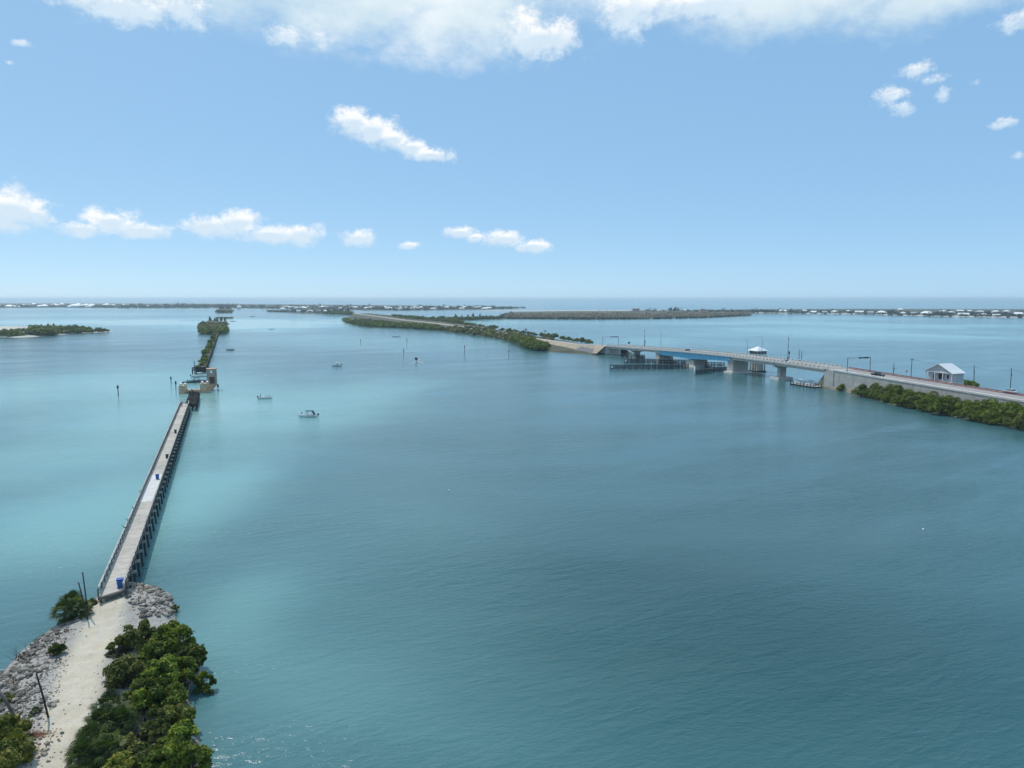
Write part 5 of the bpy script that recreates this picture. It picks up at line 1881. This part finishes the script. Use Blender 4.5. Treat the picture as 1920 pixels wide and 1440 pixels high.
dead_shrub(268, 1372, 8, 1.2, .03, 'second bare grey twiggy bush beside the larger one', 'dead_shrub', 1.0, 2, 8)
dead_shrub(300, 1416, 6, 1.2, .03, 'bare grey twigs among the lowest mangroves', 'dead_shrub', .8, 2, 5)
w, z = place(100, 1196, 1.2)
# reddish dry fronds
rng = np.random.default_rng(8)
n = 700
c = at(52, 1386, 1.3)
P = np.stack([c.x + rng.normal(size=n) * .75 + rng.normal(size=n) * .1, c.y + rng.normal(size=n) * .38, np.zeros(n)], 1)
P[:, 0] += (P[:, 1] - c.y) * .9
P[:, 2] = ground_many(P[:, 0], P[:, 1])[0] + .04
V_, F_ = leaf_quads(rng, P, np.tile([0, 0, 1.0], (n, 1)) + rng.normal(size=(n, 3)) * .35, .16, .18)
o = obj('dry_fronds', mesh_from('dry_fronds', V_, F_, 'pinestraw'))
o['kind'] = 'stuff'
# leaf litter and low growth under the bushes
n = 9000
ii = rng.integers(0, 21, n)
cs = np.array([[at(a[0], a[1], 2.2).x, at(a[0], a[1], 2.2).y, a[2]] for a in NEAR])
ang = rng.uniform(0, 2 * PI, n); q_ = np.sqrt(rng.uniform(0, 1, n)) * 1.05
P = np.stack([cs[ii, 0] + np.cos(ang) * q_ * cs[ii, 2], cs[ii, 1] + np.sin(ang) * q_ * cs[ii, 2], np.zeros(n)], 1)
gz, gs, _ = ground_many(P[:, 0], P[:, 1])
keep = gs > .1
P[:, 2] = gz + .05
P = P[keep]
V_, F_ = leaf_quads(rng, P, np.tile([0, 0, 1.0], (len(P), 1)) + rng.normal(size=(len(P), 3)) * .5, .2, .5)
M['litter'] = foliage('leaf_litter', (.03, .028, .02), (.07, .06, .04), (.10, .11, .04))
o = obj('leaf_litter', mesh_from('leaf_litter', V_, F_, 'litter'))
o['kind'] = 'stuff'


# weeds between the stones of the left bank
n = 2600
px_ = rng.uniform(-10, 125, n); py_ = rng.uniform(1180, 1445, n)
cl = vnoise(px_[:, None], py_[:, None], 16.0, 77)[:, 0]
W_ = [at(a, b, 1.1) for a, b, c_ in zip(px_, py_, cl) if c_ > .12]
gz, gs, gt = ground_many([w_.x for w_ in W_], [w_.y for w_ in W_])
P = np.array([(w_.x, w_.y, z_ + .12) for w_, z_, s_, t_ in zip(W_, gz, gs, gt) if s_ > .3 and t_ > 2.2])
V_, F_ = leaf_quads(rng, P, rng.normal(size=(len(P), 3)) * .8 + np.array([0, 0, .5]), .16, .35)
o = obj('weeds', mesh_from('weeds', V_, F_, 'litter'))
o['kind'] = 'stuff'

# posts on the spit
def post_(px, py, h, r, lean, mat, label):
    w, z = place(px, py, 1.3)
    e = empty('timber_post', (w.x, w.y, z), 0, label, 'post', 'posts on the spit')
    MB().tube([(0, 0, -.6), (lean[0] * .5, lean[1] * .5, h * .5), (lean[0], lean[1], h)], [r * 1.1, r, r * .9], 8).build('shaft', mat, e, smooth=True)
    MB().tube([(lean[0], lean[1], h), (lean[0], lean[1], h + .05)], [r * 1.15, r * 1.05], 8).build('post_cap', mat, e)


post_(93, 1352, 4.2, .085, (-.85, 0, 0), 'timber_dark', 'dark slender post standing on bare sand beside the path')
post_(36, 1360, 3.1, .14, (-1.7, .1, 0), 'timber', 'grey timber post leaning left at the left edge of the picture')
post_(166, 1160, 5.4, .075, (-.3, 0, 0), 'timber_dark', 'tall dark post just left of the pier end')
post_(166, 1168, 4.5, .075, (-.95, .2, 0), 'timber_dark', 'dark post leaning into the fan palms left of the pier')
o = obj('limestone_slab', rock_mesh(77, 'white'), None, (*at(19, 1263, .5).xy, .35), .5, (1.6, 1.0, .8))
tag(o, 'pale white slab at the waterline on the left edge', 'rock')


# ------------------------------------------------------------------ trees farther off: a few kinds, copied
def kind_set(prefix, specs):
    out = []
    for i, (r, h, k, nl, size, mat) in enumerate(specs):
        me, lobes = crown_mesh(prefix, 500 + i * 7 + len(prefix), r, h, k, nl, size, mat, lob=(.30, .48))
        out.append(me)
    return out


def trunk_for(h, r=.14):
    mb = MB()
    for a in range(4):
        t = a * 1.6
        mb.tube([(math.cos(t) * .5, math.sin(t) * .5, -.5), (math.cos(t) * .3, math.sin(t) * .3, h * .35), (math.cos(t) * .9, math.sin(t) * .9, h * .7)], [r, r * .8, r * .4], 5)
    return mb.mesh('trunk', 'bark')


K_M = kind_set('mangrove', [(3.6, 5.6, 15, 2300, .28, 'mangrove'), (4.0, 6.2, 16, 2600, .28, 'mangrove'), (3.2, 5.0, 13, 1900, .27, 'mangrove'), (3.4, 5.0, 13, 2000, .27, 'olive'), (3.6, 5.4, 15, 2200, .28, 'mangrove'), (3.0, 4.4, 12, 1700, .26, 'mangrove_bright')])
TR = trunk_for(4.4)


def tree_copy(name, me, trunk, p, z, sc, label, group, cat='tree'):
    e = empty(name, (p[0], p[1], z), random.uniform(0, 6.28), label, cat, group)
    e.scale = (sc, sc, sc * random.uniform(.9, 1.12))
    obj('crown', me, e)
    if trunk is not None:
        obj('trunk', trunk, e)
    return e


rt = random.Random(5)
xs_ = [s[0] for s in STA]; sn_ = [s[1] for s in STA]


def shore_off(x):
    for i in range(len(STA) - 1):
        if STA[i][0] >= x >= STA[i + 1][0]:
            t = (x - STA[i][0]) / (STA[i + 1][0] - STA[i][0])
            return sn_[i] + (sn_[i + 1] - sn_[i]) * t
    return 25.0


rowtrees = {0: [], 1: [], 2: [], 3: []}
x = -27.0
while x > -152:
    so = shore_off(x)
    for row, y in ((0, so - .6), (1, so - 5.2), (2, so - 9.4), (3, so - 13.5)):
        if y < 2.4:
            continue
        rowtrees[row].append((x + rt.uniform(-.9, .9), y + rt.uniform(-.8, .8)))
    x -= 4.1
names_ = ['along the water edge of the causeway', 'in the second row from the water', 'in the third row from the water', 'in the row behind, close to the retaining wall']
for row, lst in rowtrees.items():
    for i, (x, y) in enumerate(lst):
        zt = .2 if row == 0 else .8
        tree_copy('mangrove_tree', rt.choice(K_M), TR, bw(x, y), zt, rt.uniform(.62, 1.2) * (.9 if row == 0 else 1.0),
                  '%s causeway mangrove counted from the dock, %s' % (ordinal(i + 1), names_[row]), 'mangroves along the right causeway')
for i, (px, py) in enumerate(((1578, 733),)):
    p = at(px, py)
    tree_copy('mangrove_tree', K_M[2], TR, p, .1, .62, 'small round mangrove alone at the foot of the retaining wall', None)
for i, (px, py, sc) in enumerate(((1811, 719, .6), (1822, 722, .5))):
    tree_copy('roadside_bush', K_M[4], None, at(px, py, 3.6), 2.2, sc * 1.5, ('dark bush at the right corner of the gabled house', 'smaller dark bush right of the one at the house corner')[i], None, 'bush')

# long island: hedge of mangroves, olive scrub, dark pines
K_I = kind_set('island_tree', [(5.4, 6.6, 13, 620, .8, 'mangrove'), (6.0, 7.4, 14, 700, .8, 'mangrove'), (5.0, 5.6, 12, 560, .75, 'olive'), (5.2, 5.8, 12, 580, .75, 'scrub'), (4.4, 4.6, 11, 480, .7, 'scrub')])


def pine_mesh(seed, h, mat='pine'):
    rng_ = np.random.default_rng(seed)
    lobes = [(rng_.normal() * .5, rng_.normal() * .5, h * (.35 + .6 * t), (1.9 - 1.3 * t)) for t in np.linspace(0, 1, 9)]
    P, d = lobe_points(rng_, lobes, 520, (.3, 1.1))
    V, Fc = leaf_quads(rng_, P, d + rng_.normal(size=d.shape) * .5, .5)
    return mesh_from('pine_crown', V, Fc, mat)


def pine_trunk(h):
    return MB().tube([(0, 0, -.5), (0, 0, h * .95)], [.22, .06], 6).mesh('trunk', 'bark')


K_P = [pine_mesh(i, 9.0) for i in range(3)]
PT = pine_trunk(9.0)


def palm_mesh(seed, h):
    rr_ = random.Random(seed)
    mb = MB()
    for i in range(16):
        a = i * 2.4
        el_ = rr_.uniform(-.5, 1.0)
        d = Vector((math.cos(a) * math.cos(el_), math.sin(a) * math.cos(el_), math.sin(el_)))
        s = Vector((-math.sin(a), math.cos(a), 0)) * .5
        b0 = Vector((0, 0, h))
        m = b0 + d * 1.3
        t = b0 + d * 2.3 + Vector((0, 0, -.9))
        mb.add([b0, m - s, t, m + s], [(0, 1, 2, 3)])
    return mb.mesh('palm_crown', 'palm')


K_PALM = [palm_mesh(i, 7.5) for i in range(3)]
PALM_T = MB().tube([(0, 0, -.5), (.1, 0, 4), (0, 0, 7.5)], [.22, .18, .16], 6).mesh('trunk', 'bark')


def along(pts, n):
    L = [0]
    for a, b in zip(pts[:-1], pts[1:]):
        L.append(L[-1] + math.hypot(b[0] - a[0], b[1] - a[1]))
    out = []
    for i in range(n):
        t = L[-1] * (i + .5) / n
        k = max(j for j in range(len(L)) if L[j] <= t)
        k = min(k, len(pts) - 2)
        f = (t - L[k]) / (L[k + 1] - L[k])
        out.append((pts[k][0] + (pts[k + 1][0] - pts[k][0]) * f, pts[k][1] + (pts[k + 1][1] - pts[k][1]) * f))
    return out


def row(pts, n, kinds, sc, what, group, name='island_tree', jit=(1.5, .5), trunk=None, z=.8, cat='tree', where='counted from the left'):
    for i, (px, py) in enumerate(along(pts, n)):
        p = at(px + rt.uniform(-jit[0], jit[0]), py + rt.uniform(-jit[1], jit[1]), z)
        tree_copy(name, rt.choice(kinds), trunk, p, z - .3, rt.uniform(*sc), '%s %s, %s' % (ordinal(i + 1), what, where), group, cat)


G1 = 'mangroves along the near shore of the long island'
row([(658, 606), (672, 610.5), (700, 612.3), (760, 614.6), (830, 618.6)], 30, K_I[:2], (.85, 1.15), 'dark mangrove in the shore hedge of the long island', G1)
row([(662, 603.5), (700, 608), (760, 611.5), (825, 615)], 24, [K_I[0], K_I[2]], (.85, 1.1), 'grey-green mangrove behind the shore hedge of the long island', G1)
row([(664, 600.5), (700, 604.5), (750, 608.5), (800, 611.5)], 18, [K_I[0], K_I[2]], (.6, .95), 'low mangrove in the third line of the island hedge', G1)
row([(645, 599), (650, 603.5), (660, 607)], 6, K_I[:2], (.8, 1.05), 'dark mangrove at the very left tip of the long island', G1)
row([(664, 597), (700, 601), (745, 606), (790, 610)], 20, [K_I[2], K_I[0], K_I[4]], (.45, .75), 'low scrub bush between the island road and the hedge', 'scrub beside the island road', name='scrub_bush', cat='bush')
row([(690, 590.5), (720, 593.5), (760, 598), (800, 603)], 10, [K_I[2], K_I[4]], (.4, .6), 'low scrub bush on the far verge of the island road', 'scrub beside the island road', name='scrub_bush', cat='bush')
row([(850, 613), (890, 617.5), (940, 624.5), (985, 631), (1010, 635), (1035, 641)], 20, [K_I[2], K_I[3], K_I[4]], (.5, .85), 'scrub bush on the near verge of the island road', 'scrub beside the island road', name='scrub_bush', cat='bush')
row([(832, 620), (880, 625.5), (930, 632.5), (965, 640.5)], 24, K_I[2:], (.75, 1.1), 'olive bush on the sunlit shore of the long island', 'olive bushes of the long island', name='scrub_bush', cat='bush')
row([(838, 617), (880, 621.5), (930, 627.5), (975, 634.5), (1000, 639)], 22, [K_I[2], K_I[3], K_I[0]], (.6, 1.0), 'olive bush behind the sunlit shore of the long island', 'olive bushes of the long island', name='scrub_bush', cat='bush')
row([(968, 641.5), (985, 647), (998, 652), (1010, 655.5), (1016, 656.5)], 12, K_I[:2], (.95, 1.25), 'big dark mangrove by the rocky point of the long island', 'mangroves by the rocky point')
row([(985, 643), (1000, 647), (1015, 651), (1022, 652.5)], 8, K_I[:3], (.8, 1.1), 'mangrove behind the rocky point mangroves', 'mangroves by the rocky point')
row([(735, 593.5), (780, 596.5), (830, 601.5), (870, 606)], 22, K_I[:2], (.8, 1.1), 'dark tree on the far side of the island road', 'trees beyond the island road')
row([(745, 595.5), (800, 600.5), (850, 606), (890, 611)], 16, K_I[:2], (.6, .9), 'low dark tree beside the island road', 'trees beyond the island road')
row([(885, 610), (920, 616), (960, 623), (1000, 628.5), (1040, 634), (1085, 641), (1110, 645.5)], 18, [K_I[0], K_I[2], K_I[3]], (.6, 1.05), 'bush on the far side of the road toward the bridge', 'bushes beyond the road by the bridge', name='scrub_bush', cat='bush')
for i, (px, py, lab) in enumerate(((1022, 632.5, 'single palm rising beyond the road near the rocky point'), (986, 629, 'small palm left of the single tall palm beyond the road'))):
    tree_copy('palm_tree', K_PALM[i], PALM_T, at(px, py, 1.5), 1.2, .8, lab, None, 'palm')
# rock toe of the far abutment
toe = empty('rock_toe', bw(BL + 20, 9, 0), 0, 'band of pale rocks at the waterline below the far abutment', 'rocks')
for i in range(70):
    a = rt.uniform(1, 44)
    s = rt.uniform(.8, 2.3)
    p = bw(BL + a, 7.0 + .09 * a + rt.uniform(-1.2, 2.2), rt.uniform(.0, .6)) - bw(BL + 20, 9, 0)
    o = obj('rock', rt.choice(ROCKS + ROCKS_D[:1]), toe, p, rt.uniform(0, 6), s)

# left island, round island, trestle scrub, small islets
row([(2, 629), (22, 630.5), (40, 630)], 4, K_I[:2], (.9, 1.2), 'mangrove at the left end of the left islet', 'trees of the left islet', name='islet_tree')
row([(20, 622), (40, 621.5), (60, 622)], 6, [K_I[2], K_I[3]], (.7, 1.0), 'olive bush on the sandy left islet', 'trees of the left islet', name='scrub_bush', cat='bush')
row([(56, 628), (80, 628), (105, 626)], 12, K_I[:2], (.95, 1.35), 'dark tree on the near shore of the left islet', 'trees of the left islet', name='islet_tree')
row([(60, 620), (90, 620), (130, 620), (165, 620.5)], 16, K_I[:2], (.9, 1.25), 'dark tree in the middle of the left islet', 'trees of the left islet', name='islet_tree')
row([(118, 625), (140, 624), (170, 622.8), (202, 621.5)], 12, K_I[:2], (.6, .95), 'low dark tree at the right end of the left islet', 'trees of the left islet', name='islet_tree')
row([(60, 619), (92, 618), (108, 618.5)], 4, K_P, (.8, 1.05), 'pine standing above the left islet', 'pines of the left islet', 'pine_tree', trunk=PT)
KY = kind_set('bright_tree', [(4.4, 5.0, 13, 560, .65, 'scrub'), (4.0, 4.6, 12, 520, .62, 'yellow'), (4.2, 4.6, 12, 520, .62, 'olive')])  # foliage in its own yellow-green and olive tones
KY.append(KY[0])
row([(377, 622), (385, 625), (400, 625.8), (415, 625), (424, 620)], 12, [K_I[0], KY[2]], (.8, 1.1), 'dark tree round the near shore of the round island', 'trees of the round island', name='broadleaf_tree')
row([(375, 612), (390, 618), (405, 619), (423, 613)], 12, KY, (.9, 1.2), 'yellow-green tree in the middle of the round island', 'trees of the round island', name='broadleaf_tree')
row([(380, 607), (395, 610), (410, 610), (424, 607)], 11, [KY[0], KY[2]], (.9, 1.15), 'yellow-green tree at the back of the round island', 'trees of the round island', name='broadleaf_tree')
row([(374, 616), (390, 621), (408, 622), (425, 616)], 12, KY, (.9, 1.2), 'yellow-green tree in the near middle of the round island', 'trees of the round island', name='broadleaf_tree')
row([(378, 609), (392, 613.5), (408, 613.5), (425, 609)], 12, KY, (.9, 1.2), 'yellow-green tree in the far middle of the round island', 'trees of the round island', name='broadleaf_tree')
row([(392, 605), (400, 604), (421, 604.5), (424, 606)], 5, K_P, (.9, 1.2), 'dark pine at the back of the round island', 'pines of the round island', 'pine_tree', trunk=PT)
KS = kind_set('trestle_shrub', [(1.3, 1.5, 7, 300, .25, 'olive'), (1.5, 1.8, 8, 340, .25, 'mangrove'), (1.2, 1.2, 6, 260, .22, 'scrub')])
for i in range(70):
    d = OL * (i + .4) / 70 + rt.uniform(-2, 2)
    s = rt.choice((1.3, 1.1, .2, -.4, -1.0)) + rt.uniform(-.4, .4)
    u_ = (OB - OA).normalized(); n_ = Vector((-u_.y, u_.x, 0))
    tree_copy('trestle_shrub', rt.choice(KS), None, OA + u_ * d + n_ * s, 2.6, rt.uniform(1.0, 1.7), '%s shrub growing on the overgrown trestle, counted from the channel' % ordinal(i + 1), 'shrubs on the overgrown trestle', 'shrub')
row([(407, 586), (420, 586), (433, 586)], 8, K_I[:2], (1.0, 1.6), 'dark tree of the far pine islet', 'trees of the far islet', name='islet_tree')
row([(410, 581.5), (422, 580), (434, 581.5)], 8, K_P, (1.1, 1.6), 'tall pine of the far pine islet', 'pines of the far islet', 'pine_tree', trunk=PT)
row([(405, 596.5), (437, 596.5)], 9, K_I[:2], (.45, .6), 'low mangrove on the thin bar behind the round island', 'mangroves on the thin bar', name='broadleaf_tree')
row([(823, 600), (880, 599.5), (942, 597.4)], 20, K_I[:2], (.9, 1.25), 'dark tree on the small flat islet', 'trees of the small flat islet', name='islet_tree')
row([(850, 597), (880, 596.4), (905, 596)], 5, K_P, (.8, 1.2), 'bare-topped pine on the small flat islet', 'pines of the small flat islet', 'pine_tree', trunk=PT)
row([(612, 588.2), (625, 588.8), (640, 589.3), (655, 588.5)], 9, K_P, (1.4, 1.9), 'tall dark pine on the point of the far shore', 'pines of the dark point', 'pine_tree', trunk=PT)
row([(608, 589), (630, 589.8), (660, 589.6)], 8, K_I[:2], (1.2, 1.6), 'broad dark tree on the point of the far shore', 'trees of the dark point')


# ------------------------------------------------------------------ far shores: houses and woods
def house_kind(w, d, h, style, wall, roof):
    parts = [('wall', MB().box(-w / 2, w / 2, -d / 2, d / 2, -1, h).mesh('wall', wall))]
    o = .8
    if style == 'hip':
        r = MB().add([(-w / 2 - o, -d / 2 - o, h), (w / 2 + o, -d / 2 - o, h), (w / 2 + o, d / 2 + o, h), (-w / 2 - o, d / 2 + o, h), (-w * .22, 0, h + d * .32), (w * .22, 0, h + d * .32)],
                     [(3, 2, 1, 0), (0, 1, 5, 4), (2, 3, 4, 5), (1, 2, 5), (3, 0, 4)])
    elif style == 'gable':
        r = MB().prism([(-d / 2 - o, h), (d / 2 + o, h), (0, h + d * .34)], 'x', -w / 2 - o, w / 2 + o)
    else:
        r = MB().box(-w / 2 - .4, w / 2 + .4, -d / 2 - .4, d / 2 + .4, h, h + .7)
    parts.append(('roof', r.mesh('roof', roof)))
    n = max(2, int(w / 5))
    for i in range(n):
        x = -w / 2 + w * (i + .5) / n
        parts.append(('window', MB().box(x - .9, x + .9, -d / 2 - .06, -d / 2 - .002, h * .35, h * .75).mesh('window', 'glass')))
    return parts


HK = [house_kind(16, 11, 5.0, 'hip', 'whitewall', 'roof_white'), house_kind(20, 11, 4.2, 'gable', 'creamwall', 'roof_white'), house_kind(13, 10, 6.4, 'hip', 'pinkwall', 'roof_white'),
      house_kind(24, 12, 4.0, 'hip', 'whitewall', 'roof_white'), house_kind(15, 11, 5.5, 'gable', 'whitewall', 'roof_grey'), house_kind(18, 14, 8.5, 'flat', 'pinkwall', 'roof_white'), house_kind(14, 12, 9.0, 'hip', 'pinkwall', 'roof_grey')]
rh = random.Random(31)


def house(px, py, kind, sc, label, group):
    p = at(px, py, 1.4)
    e = empty('beach_house', p, math.atan2(p.y, p.x) - PI / 2 + rh.uniform(-.35, .35), label, 'house', group)
    e.scale = (sc * rh.uniform(.9, 1.15), sc, sc)
    for nm, me in HK[kind]:
        obj(nm, me, e)


RIGHT = [(1468, 586, 1, 1.0), (1508, 585.5, 0, .9), (1525, 587.5, 1, .8), (1546, 587.6, 4, .7), (1564, 587, 0, .85), (1590, 586.5, 2, .8), (1611, 588, 1, .95), (1632, 589, 4, .8), (1653, 588.5, 3, 1.0), (1688, 584.5, 2, 1.0), (1693, 590, 0, .8),
         (1714, 590.5, 4, .8), (1738, 590.5, 3, 1.15), (1767, 586.5, 0, .95), (1783, 589, 0, .9), (1800, 585.5, 1, .9), (1806, 592.5, 1, .9), (1818, 586.5, 2, .8), (1838, 587, 3, .85), (1843, 592.5, 3, .8), (1866, 587.5, 0, .95), (1868, 593.5, 1, .7), (1887, 587, 0, .95), (1912, 592, 1, 1.0)]
for i, (px, py, k, sc) in enumerate(RIGHT):
    house(px, py, k, sc, '%s house from the left along the far right beach, %s roof' % (ordinal(i + 1), 'pale grey' if k == 4 else 'white'), 'houses on the far right beach')
house(1192, 584, 5, 1.05, 'pink flat-roofed building rising behind the dead mangroves', 'pink buildings behind the dead mangroves')
house(1317, 585, 6, .95, 'pink hip-roofed tower house right of the palms behind the dead mangroves', 'pink buildings behind the dead mangroves')
house(1238, 583.6, 3, .7, 'low white-roofed house among the palms behind the dead mangroves', None)
house(1288, 583.8, 1, .7, 'small white-roofed house right of the tall palms behind the dead mangroves', None)
LX = sorted(max(-12, min(335, rh.choice((20, 60, 95, 130, 165, 195, 240, 300)) + rh.gauss(0, 14))) for _ in range(46))
for i, px in enumerate(LX):
    house(px, rh.choice((573.2, 574.2, 575.4, 576.3)), rh.choice((0, 1, 3, 3, 2)), rh.uniform(.7, 1.7), '%s white-roofed house from the left along the far left shore' % ordinal(i + 1), 'houses on the far left shore')
MX = sorted(rh.uniform(440, 920) for _ in range(44))
for i, px in enumerate(MX):
    house(px, rh.uniform(576.0, 580.2) if px < 680 else rh.uniform(577.5, 581), rh.choice((0, 1, 3, 4, 2)), rh.uniform(.75, 1.15), '%s house from the left along the middle far shore' % ordinal(i + 1), 'houses on the middle far shore')
for i, (px, py) in enumerate(((560, 586), (582, 585.6), (598, 586.5), (612, 585.5), (545, 584.6))):
    house(px, py, (4, 3, 0, 1, 4)[i], .8, ('grey-roofed house on the marina point', 'long white-roofed house on the marina point', 'hip-roofed house at the middle of the marina point', 'house closest to the dark pines', 'leftmost house of the marina point')[i], 'houses on the marina point')
house(650, 589.0, 3, .55, 'low white building under the dark pine point at the end of the island road', None)


def wood(name, regions, mat, seed, q=.9):
    rng = np.random.default_rng(seed)
    Ps, Ds, S = [], [], []
    for (x0, y0, x1, y1, dy, n, h0, h1, r) in regions:
        t = rng.uniform(0, 1, n)
        px = x0 + (x1 - x0) * t
        py = y0 + (y1 - y0) * t - rng.uniform(0, 1, n) * dy
        for a, b in zip(px, py):
            p = at(a, b, 1.2)
            h = rng.uniform(h0, h1) * (1.6 if rng.uniform() < .06 else 1.0)
            rr_ = r * rng.uniform(.7, 1.3)
            lob = [(p.x + rng.normal() * rr_ * .5, p.y + rng.normal() * rr_ * .5, 1.2 + h - rr_ * .7 * rng.uniform(.6, 1.6), rr_ * rng.uniform(.55, .9)) for _ in range(4)]
            P, d = lobe_points(rng, lob, 34, (.4, 1.05), -.9)
            P[:, 2] = np.maximum(P[:, 2], .8)
            Ps.append(P); Ds.append(d); S.append(np.full((len(P), 1), rr_ * .28))
    P = np.concatenate(Ps); d = np.concatenate(Ds)
    V, Fc = leaf_quads(rng, P, d + rng.normal(size=d.shape) * .4 + np.array([0, 0, .3]), np.concatenate(S), .7)
    o = obj(name, mesh_from(name, V, Fc, mat))
    o['kind'] = 'stuff'
    return o


# x0, y0 -> x1, y1: near edge of the belt; dy: how far back it reaches (photo pixels)
wood('far_woodland', [(-200, 577.6, 110, 576.2, 1.0, 230, 5, 9, 5), (110, 576.2, 230, 577.2, 1.0, 120, 5, 9, 5), (-200, 575.8, 440, 575.6, 3.6, 330, 6, 11, 6), (225, 577.6, 445, 577.2, 3.0, 300, 8, 13, 7)], 'far', 1)
wood('far_woodland', [(440, 577.5, 600, 579.6, .8, 110, 4, 8, 4.5), (600, 579.8, 760, 581.6, .8, 130, 4, 8, 4.5), (760, 581.6, 960, 578.6, .8, 150, 4, 8, 4.5), (440, 576.6, 700, 578.6, 2.6, 160, 6, 12, 5), (690, 579.5, 930, 578.5, 2.4, 170, 6, 11, 5), (930, 578.6, 984, 577.3, .7, 40, 3, 6, 4)], 'far', 2)
wood('far_woodland', [(502, 584, 545, 585.4, .9, 50, 3, 5, 3.5), (545, 585.5, 606, 588, 3.2, 90, 4, 8, 4)], 'far', 3)
wood('beach_woodland', [(1405, 586.6, 1470, 587.2, 2.6, 70, 5, 9, 4), (1470, 588, 1600, 588.6, 4.5, 120, 3, 7, 3.6), (1600, 588.6, 1740, 592.3, 4.5, 150, 3, 7, 3.6), (1740, 592.6, 1920, 595.2, 6.5, 260, 3, 7, 3.6), (1290, 585.2, 1420, 586.8, 1.4, 60, 5, 8, 4), (1200, 584, 1300, 584.6, .8, 26, 4, 7, 3.5)], 'far', 4)
wood('dead_mangrove_scrub', [(948, 596.5, 1080, 597.6, 8.0, 330, 3, 5.5, 3.6), (1080, 597.6, 1200, 597.2, 9.5, 330, 3, 5.5, 3.6), (1200, 597.2, 1330, 594.8, 8.5, 330, 3, 5.5, 3.6), (1330, 594.6, 1404, 591, 5.0, 140, 3, 5, 3.6)], 'greyscrub', 5)
wood('mangrove_fringe', [(946, 596.6, 1080, 597.9, .4, 100, 2, 3.6, 3), (1080, 597.9, 1200, 597.5, .4, 90, 1.8, 3.2, 3), (1200, 597.5, 1330, 595.1, .4, 80, 1.6, 2.8, 3), (1330, 594.9, 1407, 590.8, .5, 60, 2, 3.5, 3), (940, 594.5, 962, 590, 3, 40, 3, 5, 3.4)], 'far', 6)
row([(1214, 584.2), (1232, 584.2)], 4, K_PALM, (1.0, 1.3), 'palm of the left clump behind dead mangroves', 'palms behind the dead mangroves', 'palm_tree', trunk=PALM_T, cat='palm', jit=(1.5, .2))
row([(1252, 584.2), (1278, 584.2)], 6, K_PALM + K_P, (1.2, 1.7), 'tall palm of the right clump behind dead mangroves', 'palms behind the dead mangroves', 'palm_tree', trunk=PALM_T, cat='palm', jit=(2, .2))
for i, (px, py, sc, lab) in enumerate(((1483, 587, 1.5, 'dark slender pine right of the first big beach house'), (1553, 587.5, 1.5, 'left of two tall spreading trees on the far right beach'), (1561, 587.5, 1.6, 'right of two tall spreading trees on the far right beach'), (1668, 588.8, 1.2, 'left tall tree in the middle of the far right beach'),
                                       (1674, 588.8, 1.4, 'right tall tree in the middle of the far right beach'), (1779, 588, 1.3, 'tall palm above the clustered houses of the right beach'), (1907, 589, 1.1, 'palm by the last house at the right edge'), (1124, 586, .9, 'lone pine at the back of the dead mangroves'), (1137, 586, .8, 'lone small pine right of the lone pine'),
                                       (343, 574.5, 2.0, 'tallest tree above the far left woodland'), (520, 578, 1.5, 'tall tree above the middle far shore, left'), (492, 578.3, 1.5, 'tree standing above the far houses beyond the pine islet'), (725, 580.5, 1.3, 'tall tree beyond the island road end'))):
    tree_copy('tall_tree', (K_PALM + K_P)[i % 6], PT if i % 6 > 2 else PALM_T, at(px, py, 1.3), 1.0, sc, lab, None, 'tree')
